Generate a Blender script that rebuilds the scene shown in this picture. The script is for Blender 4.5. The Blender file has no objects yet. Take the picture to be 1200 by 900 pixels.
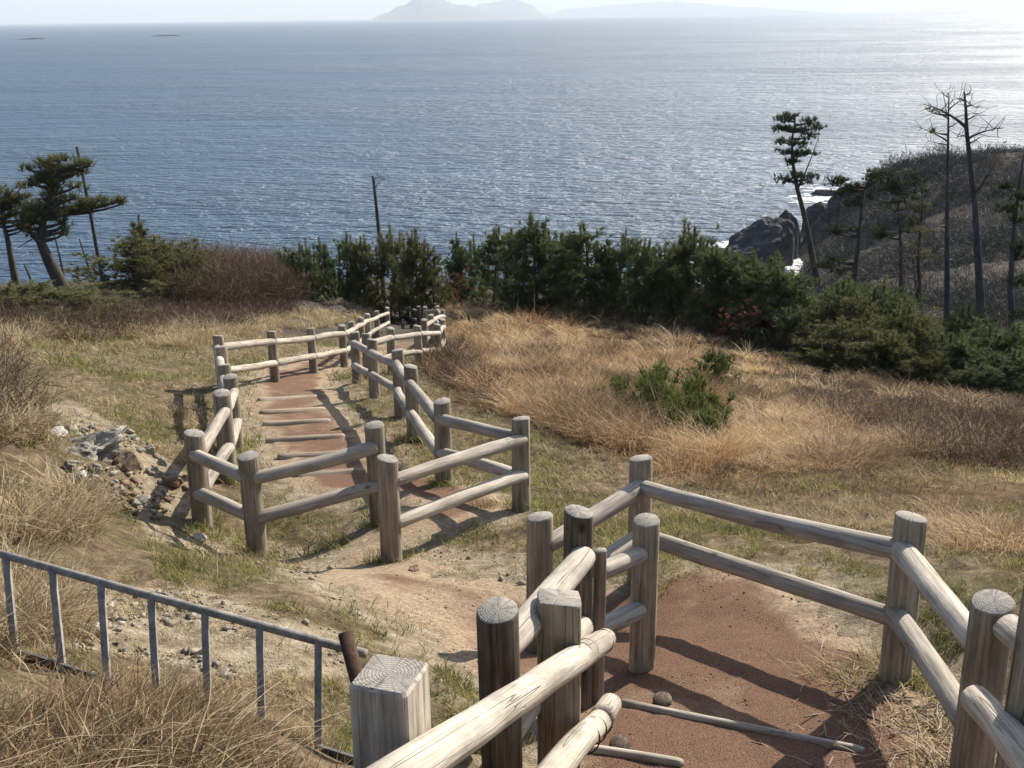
import bpy, math, random
import numpy as np
from mathutils import Vector, Matrix, Quaternion
random.seed(7); rng = np.random.default_rng(11)
R = math.radians
scene = bpy.context.scene
COL = scene.collection

# ------------------------------------------------------------------ camera
FPX = 1300.0                       # focal length in pixels of the 1200 px wide photograph
CAMZ = 45.0
PITCH = math.atan((450 - 18.8) / FPX)
ROLL = 0.0125
X0 = np.array([1., 0, 0]); FW = np.array([0, math.cos(PITCH), -math.sin(PITCH)]); UP0 = np.array([0, math.sin(PITCH), math.cos(PITCH)])
RT = math.cos(ROLL) * X0 - math.sin(ROLL) * UP0
UP = math.sin(ROLL) * X0 + math.cos(ROLL) * UP0
CAM = np.array([0, 0, CAMZ])

def ray(px, py):
    d = FW + RT * (px - 600) / FPX + UP * (450 - py) / FPX
    return d / np.linalg.norm(d)
def P(px, py, r):                  # the point at distance r that the photograph shows at (px, py)
    return CAM + ray(px, py) * r
def proj(p):
    q = np.asarray(p, float) - CAM
    w = q @ FW
    w = np.where(w < 0.05, 0.05, w)
    return 600 + FPX * (q @ RT) / w, 450 - FPX * (q @ UP) / w

# ------------------------------------------------------------------ posts (top px, top py, range, height, diameter)
POSTS = {
 'R3': (1256, 615, 3.45, .95, .150), 'R2': (1166, 704, 4.3, .87, .152), 'R1': (1069, 606, 5.4, .86, .150),
 'G': (752, 536, 6.9, .86, .143), 'F': (757, 609, 5.6, .86, .134), 'A': (631, 605, 6.2, .90, .148),
 'B': (677, 599, 5.1, .92, .138), 'C': (655, 699, 4.35, .95, .165), 'D': (587, 713, 3.9, .95, .150),
 'E': (702, 645, 5.25, .98, .062), 'S': (455, 786, 2.75, 1.1, .150),
 'N': (453, 537, 7.9, .84, .155), 'P1': (610, 490, 9.2, .83, .155), 'P2': (517, 470, 10.1, .83, .155), 'P3': (482, 429, 11.6, .83, .150),
 'P4': (466, 410, 13.4, .83, .150), 'P5': (435.5, 398, 15.2, .83, .148), 'P6': (415, 389, 16.6, .83, .148),
 'H1': (439, 498, 8.9, .83, .155), 'H2': (291, 534, 8.7, .86, .162), 'H3': (226, 507, 9.2, .83, .162), 'H4': (258, 460, 10.2, .83, .16),
 'H5': (269, 441, 11.8, .83, .15), 'H6': (263, 427, 13.2, .83, .15), 'H7': (259, 406, 14.6, .83, .15),
 'L0': (255.5, 393, 15.8, .83, .15), 'L1': (317.5, 388, 17.3, .83, .148), 'L2': (364, 384.5, 19.2, .83, .145), 'L3': (400.5, 381, 21., .83, .145),
 'Q1': (411, 377, 23, .83, .145), 'Q2': (423, 372, 25.5, .83, .145), 'Q3': (430.5, 368, 28, .83, .145), 'Q4': (441, 364.5, 32, .83, .145),
 'Q6': (453.5, 360.5, 36, .83, .15),
 'K0': (406, 361, 45, .85, .15), 'K1': (423, 360, 45, .85, .15), 'K2': (434, 358.6, 45, .85, .15), 'K3': (448, 356.5, 44.5, .85, .15),
 'K4': (457, 357.5, 44, .85, .15), 'K5': (468.5, 357.5, 43, .85, .15), 'K6': (483.7, 357.6, 42, .85, .15), 'K7': (490, 359, 40, .85, .15),
 'M1': (428, 391, 18.3, .83, .145), 'M2': (457, 384.5, 19.5, .83, .15), 'M3': (489.5, 381.5, 20.6, .83, .15), 'M4': (512.5, 380, 21.7, .83, .15),
 'M5': (517.5, 374, 24, .83, .145), 'M6': (496.5, 374.5, 25.5, .83, .145), 'M7': (505, 369, 28.5, .83, .145), 'M8': (518.7, 363.5, 32, .83, .145),
 'M9': (512, 358.5, 38, .83, .15), 'M10': (498, 359.5, 39, .83, .15),
}
TOP = {k: P(*v[:3]) for k, v in POSTS.items()}
# ------------------------------------------------------------------ terrain: control points -> smooth height field
ctrl = []
for k, v in POSTS.items():
    if k in ('E', 'R3', 'S', 'M1', 'K1', 'K3', 'M7'): continue
    t = TOP[k]; ctrl.append((t[0], t[1], t[2] - v[3]))
for px, py, r in [
    (0, 757, 5.0), (200, 822, 4.5), (400, 884, 4.1), (0, 905, 2.9), (200, 905, 2.95), (360, 900, 3.4), (90, 722, 5.9), (300, 720, 5.75), (470, 690, 7.15), (530, 790, 5.65),
    (100, 520, 10), (0, 600, 7.3), (0, 450, 13.5), (100, 430, 16.5), (0, 402, 20), (200, 388, 24), (75, 340, 42), (280, 330, 47), (0, 372, 28), (400, 352, 42), (180, 640, 7.7),
    (550, 374, 37), (700, 380, 36), (850, 398, 33), (950, 432, 30), (1100, 462, 29), (1200, 478, 29), (530, 358, 41),
    (1000, 560, 11.2), (1200, 600, 9.6), (850, 480, 17), (800, 520, 13.2), (1100, 500, 18.5), (1200, 645, 8), (1200, 735, 5.7), (700, 470, 15.5), (620, 440, 17.5), (900, 650, 7.6),
    (860, 800, 5.8), (850, 892, 5.15), (950, 905, 4.9), (680, 830, 5.65), (1020, 860, 5.4), (900, 740, 6.40),
    (960, 345, 60), (1110, 400, 50), (1000, 345, 55), (1190, 445, 42), (1150, 395, 48), (1060, 365, 54), (300, 330, 60), (600, 345, 60), (800, 345, 60),
    (1000, 322, 120), (1100, 350, 95), (1200, 380, 75), (1100, 300, 150), (1200, 300, 140), (1050, 199, 245), (1110, 184, 245), (1160, 190, 240), (1205, 172, 235),
    (1150, 250, 190), (1260, 200, 230), (1015, 262, 222), (1050, 240, 215), (985, 300, 208), (1300, 330, 120), (1010, 300, 185), (960, 312, 200), (955, 262, 258), (948, 278, 240), (968, 245, 272)]:
    p = P(px, py, r); ctrl.append(tuple(p))
W = lambda x, y, d: ctrl.append((x, y, CAMZ - d))
W(0, 0, 1.62); W(.8, 1.2, 1.95); W(.8, 2.4, 2.4); W(-1.2, 1, 1.45); W(0, -4, .8); W(3, -3, 1.0); W(-4, -3, .6); W(3.2, 2, 2.2); W(-4, 2, 1.3); W(6, 3, 2.6); W(-7, 5, 2.2)
for a in [(-140, 160, -4), (-80, 150, -4), (-30, 150, -4), (20, 150, -4), (42, 175, -3), (50, 205, -3), (0, 105, 12), (-60, 100, 14), (-130, 80, 20), (30, 110, 12), (-60, 40, 34), (-40, 20, 39),
          (45, 145, 4), (60, 250, -3), (100, 290, -4), (180, 300, -4), (60, 300, -5), (260, 280, -4), (0, 210, -5), (-100, 220, -6), (60, 50, 31), (40, 20, 37), (110, 60, 27), (170, 100, 25), (200, 170, 24), (60, -10, 46), (-60, -10, 46),
          (-150, 10, 40), (0, 350, -6), (-200, 350, -6), (250, 380, -6), (300, 200, 5)]:
    ctrl.append(a)
ctrl = np.array(ctrl)
CX = ctrl[:, :2]; C2 = np.full(len(CX), .6 ** 2)
def phi(X):
    d2 = ((X[:, None, :] - CX[None, :, :]) ** 2).sum(2)
    return np.sqrt(d2 + C2[None, :])
n = len(ctrl)
A_ = np.zeros((n + 3, n + 3)); A_[:n, :n] = phi(CX); lam = np.clip(np.hypot(CX[:, 0], CX[:, 1]) * .006, .02, 1.)
A_[np.arange(n), np.arange(n)] -= lam * 1.2
PL = np.c_[np.ones(n), CX]; A_[:n, n:] = PL; A_[n:, :n] = PL.T
SOL = np.linalg.lstsq(A_, np.r_[ctrl[:, 2], 0, 0, 0], rcond=None)[0]

def vnoise(x, y, seed=0):
    xi = np.floor(x).astype(np.int64); yi = np.floor(y).astype(np.int64); xf = x - xi; yf = y - yi
    def h(a, b):
        v = (a * 374761393 + b * 668265263 + seed * 1274126177) & 0xffffffff
        v = ((v ^ (v >> 13)) * 1274126177) & 0xffffffff
        return ((v ^ (v >> 16)) & 0xffff) / 65535.
    u = xf * xf * (3 - 2 * xf); v = yf * yf * (3 - 2 * yf)
    return (h(xi, yi) * (1 - u) + h(xi + 1, yi) * u) * (1 - v) + (h(xi, yi + 1) * (1 - u) + h(xi + 1, yi + 1) * u) * v
def fbm(x, y, seed=0, oct=4):
    s = 0; a = .5; t = 0
    for i in range(oct):
        s = s + a * vnoise(x * 2 ** i + 17.3 * i, y * 2 ** i - 9.1 * i, seed + i); t += a; a *= .5
    return s / t
def sstep(a, b, x):
    t = np.clip((np.asarray(x, float) - a) / (b - a), 0, 1); return t * t * (3 - 2 * t)

PREADY = [None]
def gz(x, y):
    x = np.atleast_1d(np.asarray(x, float)); y = np.atleast_1d(np.asarray(y, float)); out = np.empty(len(x))
    for i in range(0, len(x), 60000):
        X = np.c_[x[i:i + 60000], y[i:i + 60000]]
        out[i:i + 60000] = phi(X) @ SOL[:n] + SOL[n] + X @ SOL[n + 1:]
    wl = 1 - sstep(.55, 1.0, np.hypot((x - 1.12) / 1.5, (y - 4.55) / 1.25)); out = out * (1 - wl) + wl * (CAMZ - (3.05 - .097 * (x - 1.81) + .205 * (y - 4.59)))
    r = np.hypot(x, y); kp = 1. if PREADY[0] is None else 1 - .85 * (1 - sstep(-.2, .5, PREADY[0](x, y)))
    out += kp * (fbm(x * 1.3, y * 1.3, 3) - .5) * np.clip(.03 + r * .008, 0, .35) + kp * (fbm(x * 5, y * 5, 5, 3) - .5) * .10
    out += (fbm(x * .09, y * .09, 8) - .5) * np.clip((r - 70) * .06, 0, 7) * sstep(2., 9., out)
    return out
def gz1(x, y): return float(gz([x], [y])[0])
def G(px, py, r0=1.5, r1=320.):     # where the ray meets the ground
    d = ray(px, py); rs = np.geomspace(r0, r1, 500); p = CAM + d * rs[:, None]
    below = p[:, 2] < gz(p[:, 0], p[:, 1])
    i = int(np.argmax(below)) if below.any() else len(rs) - 1
    lo, hi = rs[max(i - 1, 0)], rs[i]
    for _ in range(14):
        m = .5 * (lo + hi); q = CAM + d * m
        if q[2] < gz1(q[0], q[1]): hi = m
        else: lo = m
    return CAM + d * hi

# ------------------------------------------------------------------ material helpers
def mat(name):
    m = bpy.data.materials.new(name); m.use_nodes = True; m.node_tree.nodes.clear(); return m, m.node_tree
def nd(nt, t, ins=None, **kw):
    o = nt.nodes.new(t)
    for k, v in kw.items(): setattr(o, k, v)
    for k, v in (ins or {}).items():
        s = o.inputs[k]
        if isinstance(v, bpy.types.NodeSocket): nt.links.new(v, s)
        else: s.default_value = v
    return o
def c4(c): return (*c, 1.0)
def ramp(nt, fac, stops):
    o = nd(nt, 'ShaderNodeValToRGB', {'Fac': fac}); e = o.color_ramp.elements
    while len(e) < len(stops): e.new(.5)
    for el, (p, c) in zip(e, stops): el.position = p; el.color = c4(c) if len(c) == 3 else c
    return o.outputs['Color']
def noise(nt, vec, scale, detail=4, rough=.55, dist=0.):
    return nd(nt, 'ShaderNodeTexNoise', {'Vector': vec, 'Scale': scale, 'Detail': detail, 'Roughness': rough, 'Distortion': dist}).outputs['Fac']
def mapping(nt, vec, scale=(1, 1, 1), loc=None):
    o = nd(nt, 'ShaderNodeMapping', {'Vector': vec, 'Scale': scale})
    if loc is not None: nt.links.new(loc, o.inputs['Location'])
    return o.outputs['Vector']
def mixc(nt, f, a, b, mode='MIX'):
    o = nt.nodes.new('ShaderNodeMix'); o.data_type = 'RGBA'; o.blend_type = mode
    for s, v in ((o.inputs[0], f), (o.inputs[6], a), (o.inputs[7], b)):
        if isinstance(v, bpy.types.NodeSocket): nt.links.new(v, s)
        elif isinstance(v, (tuple, list)): s.default_value = c4(v) if len(v) == 3 else v
        else: s.default_value = v
    return o.outputs[2]
def mth(nt, op, a, b=0., clamp=False):
    o = nd(nt, 'ShaderNodeMath', operation=op, use_clamp=clamp)
    for s, v in ((o.inputs[0], a), (o.inputs[1], b)):
        if isinstance(v, bpy.types.NodeSocket): nt.links.new(v, s)
        else: s.default_value = v
    return o.outputs[0]
def finish(nt, col, rough=.85, bump=None, bdist=.01, bstr=1., spec=.25, metal=0.):
    b = nd(nt, 'ShaderNodeBsdfPrincipled', {'Roughness': rough, 'Specular IOR Level': spec, 'Metallic': metal})
    if isinstance(col, bpy.types.NodeSocket): nt.links.new(col, b.inputs['Base Color'])
    else: b.inputs['Base Color'].default_value = c4(col)
    if bump is not None:
        bp = nd(nt, 'ShaderNodeBump', {'Height': bump, 'Distance': bdist, 'Strength': bstr})
        nt.links.new(bp.outputs[0], b.inputs['Normal'])
    nt.links.new(b.outputs[0], nd(nt, 'ShaderNodeOutputMaterial').inputs['Surface'])
    return b

def wood(name, dark, mid, light, blotch=.5):
    m, nt = mat(name)
    tc = nd(nt, 'ShaderNodeTexCoord').outputs['Object']; rnd = nd(nt, 'ShaderNodeObjectInfo').outputs['Random']
    off = nd(nt, 'ShaderNodeCombineXYZ', {'X': mth(nt, 'MULTIPLY', rnd, 37.), 'Z': mth(nt, 'MULTIPLY', rnd, 91.)}).outputs[0]
    v1 = mapping(nt, tc, (48, 48, 2.6), off); v2 = mapping(nt, tc, (90, 90, 3.5), off); v3 = mapping(nt, tc, (7, 7, 3), off)
    g1 = noise(nt, v1, 1, 5, .6, .4); g2 = noise(nt, v2, 1, 3, .6, .2); b = noise(nt, v3, 1, 5, .6)
    c = ramp(nt, g1, [(.28, dark), (.48, mid), (.72, light)])
    c = mixc(nt, mth(nt, 'MULTIPLY', ramp(nt, g2, [(.42, (1, 1, 1)), (.56, (0, 0, 0))]), .34), c, dark)
    c = mixc(nt, mth(nt, 'MULTIPLY', ramp(nt, b, [(.45, (0, 0, 0)), (.68, (1, 1, 1))]), blotch), c, tuple(x * .45 for x in dark))
    kn = ramp(nt, nd(nt, 'ShaderNodeTexVoronoi', {'Vector': mapping(nt, tc, (6, 6, 3.2), off), 'Scale': 1.}).outputs['Distance'], [(.05, (1, 1, 1)), (.12, (0, 0, 0))])
    c = mixc(nt, mth(nt, 'MULTIPLY', kn, .75), c, tuple(x * .4 for x in dark))
    crack = ramp(nt, noise(nt, mapping(nt, tc, (26, 26, .4), off), 1, 1.5, .5, .1), [(.493, (0, 0, 0)), (.5, (1, 1, 1)), (.507, (0, 0, 0))])
    c = mixc(nt, mth(nt, 'MULTIPLY', crack, .42), c, tuple(x * .25 for x in dark))
    hs = nd(nt, 'ShaderNodeHueSaturation', {'Color': c, 'Value': mth(nt, 'MULTIPLY_ADD', rnd, .3), 'Saturation': .95})
    hs.inputs['Value'].links[0].from_node.inputs[2].default_value = .85
    h = mth(nt, 'SUBTRACT', mth(nt, 'ADD', mth(nt, 'MULTIPLY', g1, .6), mth(nt, 'MULTIPLY', g2, .5)), crack)
    finish(nt, hs.outputs[0], .82, h, .006, .9, .2)
    return m
M = {}
M['post'] = wood('weathered_post', (.15, .118, .08), (.30, .25, .178), (.41, .35, .26), .5)
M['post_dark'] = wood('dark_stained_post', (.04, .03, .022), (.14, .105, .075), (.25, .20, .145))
M['squared'] = wood('weathered_squared_timber', (.19, .155, .115), (.42, .365, .285), (.53, .47, .38), .5)
M['rail'] = wood('weathered_rail', (.23, .195, .15), (.385, .335, .27), (.49, .44, .37), .42)
M['bleached'] = wood('bleached_rail', (.29, .25, .195), (.42, .375, .305), (.54, .49, .41), .6)
M['sandy'] = wood('sandy_timber', (.18, .135, .09), (.33, .265, .19), (.43, .36, .27), .3)
def endgrain():
    m, nt = mat('end_grain'); tc = nd(nt, 'ShaderNodeTexCoord').outputs['Object']; rnd = nd(nt, 'ShaderNodeObjectInfo').outputs['Random']
    flat = mapping(nt, tc, (1, 1, 0))
    wv = nd(nt, 'ShaderNodeTexWave', {'Vector': flat, 'Scale': 36., 'Distortion': 5., 'Detail': 2., 'Detail Scale': 3.}, wave_type='RINGS', rings_direction='Z').outputs['Fac']
    sx = nd(nt, 'ShaderNodeSeparateXYZ', {0: flat}); ang = mth(nt, 'ARCTAN2', sx.outputs[1], sx.outputs[0])
    av = nd(nt, 'ShaderNodeCombineXYZ', {'X': mth(nt, 'MULTIPLY', ang, 3.2), 'Y': mth(nt, 'MULTIPLY', rnd, 50.)}).outputs[0]
    ck = ramp(nt, noise(nt, av, 1.3, 3, .6), [(.489, (0, 0, 0)), (.5, (1, 1, 1)), (.511, (0, 0, 0))])
    bl = noise(nt, tc, 22, 4)
    c = ramp(nt, wv, [(.1, (.27, .245, .21)), (.7, (.33, .305, .265))])
    c = mixc(nt, mth(nt, 'MULTIPLY', ck, .7), c, (.05, .042, .035))
    c = mixc(nt, ramp(nt, bl, [(.5, (0, 0, 0)), (.75, (.7, .7, .7))]), c, (.10, .085, .07))
    finish(nt, c, .9, mth(nt, 'SUBTRACT', mth(nt, 'MULTIPLY', wv, .3), mth(nt, 'MULTIPLY', ck, 2.)), .004, .8, .15)
    return m
M['end'] = endgrain()
def simple(name, stops, scale, rough=.9, bd=.01, detail=6, coord='Object', bstr=1., spec=.2, metal=0., stretch=(1, 1, 1)):
    m, nt = mat(name); tc = nd(nt, 'ShaderNodeTexCoord').outputs[coord]
    v = mapping(nt, tc, stretch); f = noise(nt, v, scale, detail, .62)
    f2 = noise(nt, v, scale * 4.7, 5, .6)
    c = ramp(nt, f, stops)
    c = mixc(nt, .35, c, ramp(nt, f2, [(.3, (.2, .2, .2)), (.7, (.85, .85, .85))]), 'OVERLAY')
    finish(nt, c, rough, mth(nt, 'ADD', f, mth(nt, 'MULTIPLY', f2, .5)), bd, bstr, spec, metal)
    return m
M['galv'] = simple('galvanised_steel', [(.3, (.14, .13, .11)), (.55, (.25, .235, .205)), (.8, (.33, .31, .27))], 22, .85, .001, spec=.12)
M['flat_bar'] = simple('dull_flat_bar', [(.35, (.09, .095, .09)), (.7, (.17, .17, .165))], 24, .7, .001, metal=.2)
M['rust'] = simple('rusty_pipe', [(.3, (.025, .014, .010)), (.6, (.06, .032, .02)), (.8, (.11, .055, .03))], 40, .85, .002)
M['rock_dark'] = simple('sea_rock', [(.3, (.022, .021, .022)), (.55, (.048, .045, .046)), (.8, (.085, .08, .078))], .35, .85, .5)
M['rock_pale'] = simple('pale_rock', [(.3, (.30, .27, .22)), (.6, (.50, .47, .41)), (.85, (.60, .57, .50))], 5, .9, .02)
M['grit'] = simple('red_grit', [(.3, (.12, .07, .045)), (.55, (.23, .14, .095)), (.8, (.36, .25, .18))], 9, .95, .004)
M['rock_mid'] = simple('broken_rock', [(.3, (.10, .09, .07)), (.55, (.25, .225, .18)), (.75, (.42, .39, .33))], 5, .95, .03)
M['pebble'] = simple('pebble', [(.3, (.20, .155, .105)), (.6, (.36, .30, .22)), (.85, (.50, .45, .37))], 3, .95, .01)
M['rock_brown'] = simple('brown_rock', [(.3, (.10, .07, .045)), (.6, (.22, .155, .10)), (.85, (.36, .29, .21))], 4, .9, .02)
M['bark'] = simple('pine_bark', [(.3, (.035, .028, .024)), (.6, (.085, .068, .055)), (.85, (.15, .12, .095))], 5, .95, .02, stretch=(1, 1, .3))
M['bark_grey'] = simple('grey_bark', [(.3, (.035, .032, .03)), (.6, (.075, .068, .062)), (.85, (.13, .12, .11))], 5, .95, .02, stretch=(1, 1, .3))
M['island'] = simple('island_rock', [(.3, (.06, .07, .05)), (.7, (.14, .14, .11))], .01, .95, 5.)

def leafmat(name, stops, trans=.3, rough=.7, tcol=None):
    m, nt = mat(name)
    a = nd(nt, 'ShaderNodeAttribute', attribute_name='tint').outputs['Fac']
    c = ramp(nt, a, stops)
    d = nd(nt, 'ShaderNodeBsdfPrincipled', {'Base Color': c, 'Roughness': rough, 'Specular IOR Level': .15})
    t = nd(nt, 'ShaderNodeBsdfTranslucent', {'Color': c})
    mx = nd(nt, 'ShaderNodeMixShader', {0: trans, 1: d.outputs[0], 2: t.outputs[0]})
    nt.links.new(mx.outputs[0], nd(nt, 'ShaderNodeOutputMaterial').inputs['Surface'])
    return m
M['needles'] = leafmat('pine_needles', [(0, (.032, .050, .022)), (.5, (.080, .108, .042)), (1, (.17, .185, .075))], .3)
M['needles_dark'] = leafmat('dark_needles', [(0, (.018, .028, .012)), (.5, (.042, .058, .022)), (1, (.085, .098, .04))], .2)
M['needles_olive'] = leafmat('olive_needles', [(0, (.045, .055, .022)), (.5, (.105, .112, .042)), (1, (.20, .185, .08))], .3)
M['needles_bright'] = leafmat('bright_needles', [(0, (.035, .055, .014)), (.5, (.075, .105, .024)), (1, (.14, .16, .045))], .25)
M['straw'] = leafmat('straw_grass', [(0, (.26, .185, .10)), (.5, (.45, .355, .205)), (1, (.62, .53, .36))], .3)
M['tan'] = leafmat('tan_grass', [(0, (.14, .078, .036)), (.35, (.35, .205, .098)), (.7, (.51, .34, .175)), (1, (.70, .56, .35))], .3)
M['green'] = leafmat('green_grass', [(0, (.07, .085, .02)), (.4, (.17, .18, .05)), (.75, (.34, .31, .11)), (1, (.52, .44, .22))], .35)
M['brown'] = leafmat('brown_dead_grass', [(0, (.09, .058, .03)), (.5, (.25, .165, .085)), (1, (.46, .35, .21))], .25)
M['twig'] = leafmat('bare_twigs', [(0, (.085, .058, .038)), (.5, (.20, .145, .098)), (1, (.36, .28, .205))], .15)
M['twig_grey'] = leafmat('hill_twigs', [(0, (.026, .032, .024)), (.35, (.045, .048, .038)), (.7, (.076, .070, .060)), (1, (.115, .102, .088))], .05)  # darkened so the headland slope's backlit shade sits in the twig colour
M['redleaf'] = leafmat('rusty_leaves', [(0, (.07, .03, .02)), (.6, (.13, .055, .035)), (1, (.20, .10, .07))], .25)

# ------------------------------------------------------------------ object helpers
def tag(o, label=None, cat=None, group=None, kind=None):
    for k, v in (('label', label), ('category', cat), ('group', group), ('kind', kind)):
        if v: o[k] = v
    return o
def thing(name, label, cat, loc, group=None):
    o = bpy.data.objects.new(name, None); COL.objects.link(o); o.location = loc; o.empty_display_size = .2
    return tag(o, label, cat, group)
def link(name, me, mats, parent=None, loc=(0, 0, 0), rot=None):
    o = bpy.data.objects.new(name, me); COL.objects.link(o)
    for m in mats if isinstance(mats, (list, tuple)) else [mats]: 
        if len(me.materials) < (len(mats) if isinstance(mats, (list, tuple)) else 1): me.materials.append(m)
    loc = Vector(loc)
    if parent is not None: o.parent = parent; loc = loc - parent.location
    o.location = loc
    if rot is not None: o.rotation_mode = 'QUATERNION'; o.rotation_quaternion = rot
    return o
class MB:
    def __init__(s): s.v = []; s.f = []; s.m = []
    def tube(s, pts, rad, seg=8, cap=True, mi=0, jit=0.):
        pts = [Vector(p) for p in pts]; b0 = len(s.v); k = len(pts); ref = None
        for i, p in enumerate(pts):
            t = (pts[min(i + 1, k - 1)] - pts[max(i - 1, 0)]).normalized()
            if ref is None: ref = t.orthogonal().normalized()
            else: ref = (ref - t * ref.dot(t)).normalized()
            bi = t.cross(ref); r = rad[i] if isinstance(rad, (list, tuple)) else rad
            for j in range(seg):
                a = 2 * math.pi * j / seg; rr = r * (1 + random.uniform(-jit, jit))
                s.v.append(tuple(p + (ref * math.cos(a) + bi * math.sin(a)) * rr))
        for i in range(k - 1):
            for j in range(seg):
                a = b0 + i * seg; q = (j + 1) % seg
                s.f.append((a + j, a + q, a + seg + q, a + seg + j)); s.m.append(mi)
        if cap:
            s.f.append(tuple(b0 + j for j in reversed(range(seg)))); s.m.append(mi)
            s.f.append(tuple(b0 + (k - 1) * seg + j for j in range(seg))); s.m.append(mi)
    def mesh(s, name, smooth=True):
        me = bpy.data.meshes.new(name); me.from_pydata(s.v, [], s.f); me.polygons.foreach_set('material_index', s.m)
        if smooth: me.polygons.foreach_set('use_smooth', [True] * len(s.f))
        me.update(); return me
def trimesh(name, V, F, tint=None, smooth=False):
    me = bpy.data.meshes.new(name); V = np.asarray(V, np.float32); F = np.asarray(F, np.int32); k = F.shape[1]
    me.vertices.add(len(V)); me.vertices.foreach_set('co', V.ravel())
    me.loops.add(F.size); me.loops.foreach_set('vertex_index', F.ravel())
    me.polygons.add(len(F)); me.polygons.foreach_set('loop_start', np.arange(len(F), dtype=np.int32) * k)
    if smooth: me.polygons.foreach_set('use_smooth', np.ones(len(F), bool))
    me.update(calc_edges=True)
    if tint is not None:
        a = me.attributes.new('tint', 'FLOAT', 'POINT'); a.data.foreach_set('value', np.asarray(tint, np.float32))
    return me
def lathe_post(H, d, square=0., seed=0, below=.3):
    rs = random.Random(seed); seg = 20; r = d / 2; mb = MB()
    ph = [rs.uniform(0, 6.3) for _ in range(4)]
    zs = [-below, 0, .12 * H, .3 * H, .5 * H, .7 * H, .88 * H, H - .012, H - .003, H]
    fs = [1.03, 1.03, 1.0, 1., 1., .99, .985, .98, .95, .90]
    for z, f in zip(zs, fs):
        for j in range(seg):
            a = 2 * math.pi * j / seg
            if square:
                aa = a + .13; q = max(abs(math.cos(aa)), abs(math.sin(aa))); rr = r * ((1 - square) + square * min(1 / q, 1.36))
                if z >= H - .02: rr = r * ((1 - square) + square * min(1 / q, 1.36)) 
            else: rr = r * (1 + .022 * math.sin(2 * a + ph[0] + z) + .016 * math.sin(3 * a + ph[1]) + .012 * math.sin(5 * a + ph[2] + 2 * z))
            zz = z + (.012 * r / .075 * math.sin(a + ph[3]) if z > H - .02 else 0)
            mb.v.append((rr * f * math.cos(a), rr * f * math.sin(a), zz))
    for i in range(len(zs) - 1):
        for j in range(seg):
            q = (j + 1) % seg; a = i * seg
            mb.f.append((a + j, a + q, a + seg + q, a + seg + j)); mb.m.append(1 if i >= len(zs) - 2 else 0)
    c = len(mb.v); mb.v.append((0, 0, H + .001)); a = (len(zs) - 1) * seg
    for j in range(seg): mb.f.append((a + j, a + (j + 1) % seg, c)); mb.m.append(1)
    me = mb.mesh('post'); return me
def square_post(H, s, below=.3, bev=.008):
    mb = MB(); h = s / 2
    def ring(z, q, b):
        b0 = len(mb.v)
        for sx, sy in ((1, -1), (1, 1), (-1, 1), (-1, -1)):
            x, y = sx * q, sy * q
            pr = ((x - b * sx, y), (x, y - b * sy)) if sx * sy < 0 and False else None
            if (sx, sy) in ((1, -1), (-1, 1)): mb.v += [(x - b * sx, y, z), (x, y - b * sy, z)]
            else: mb.v += [(x, y - b * sy, z), (x - b * sx, y, z)]
        return b0
    zs = [(-below, h, bev), (0, h, bev), (H * .5, h * .995, bev), (H - bev, h * .99, bev), (H, h * .99 - bev * .8, bev)]
    for z, q, b in zs: ring(z, q, b)
    for i in range(len(zs) - 1):
        for j in range(8):
            q = (j + 1) % 8; a = i * 8; mb.f.append((a + j, a + q, a + 8 + q, a + 8 + j)); mb.m.append(0)
    a = (len(zs) - 1) * 8; mb.f.append(tuple(a + j for j in range(8))); mb.m.append(1)
    return mb.mesh('post', smooth=False)
def log_mesh(L, d0, d1, seed=0, rings=10, bend=.012):
    rs = random.Random(seed); mb = MB(); seg = 18; ph = [rs.uniform(0, 6.3) for _ in range(5)]; ax = rs.uniform(0, 6.3); bend *= L * rs.uniform(-1, 1)
    zs = [0, .008, .03] + [.03 + (L - .06) * i / rings for i in range(1, rings)] + [L - .03, L - .008, L]
    sc = [.62, .86, 1] + [1] * (rings - 1) + [1, .86, .62]
    for z, f in zip(zs, sc):
        t = z / L; r = .5 * (d0 + (d1 - d0) * t) * f; o = bend * math.sin(math.pi * t)
        for j in range(seg):
            a = 2 * math.pi * j / seg
            rr = r * (1 + .035 * math.sin(2 * a + ph[0] + 3 * z) + .025 * math.sin(3 * a + ph[1] - 5 * z) + .03 * math.sin(ph[2] + 9 * z + a) + .045 * math.sin(ph[3] + 2.6 * z) + (rs.uniform(-.05, .05) if t in (0, 1) else 0))
            mb.v.append((rr * math.cos(a) + o * math.cos(ax), rr * math.sin(a) + o * math.sin(ax), z))
    k = len(zs)
    for i in range(k - 1):
        for j in range(seg):
            q = (j + 1) % seg; a = i * seg; mb.f.append((a + j, a + q, a + seg + q, a + seg + j)); mb.m.append(0)
    mb.f.append(tuple(reversed(range(seg)))); mb.m.append(1)
    mb.f.append(tuple((k - 1) * seg + j for j in range(seg))); mb.m.append(1)
    return mb.mesh('rail')
SEED = [100]
def rail(parent, p0, p1, d=.10, d1=None, m='rail', name='rail'):
    p0 = Vector(p0); p1 = Vector(p1); L = (p1 - p0).length; SEED[0] += 1
    q = Vector((0, 0, 1)).rotation_difference((p1 - p0).normalized())
    return link(name, log_mesh(L, d, d1 or d, SEED[0]), [M[m], M['end']], parent, p0, q)
def base_of(k): t = TOP[k]; return Vector((t[0], t[1], t[2] - POSTS[k][3]))
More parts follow.
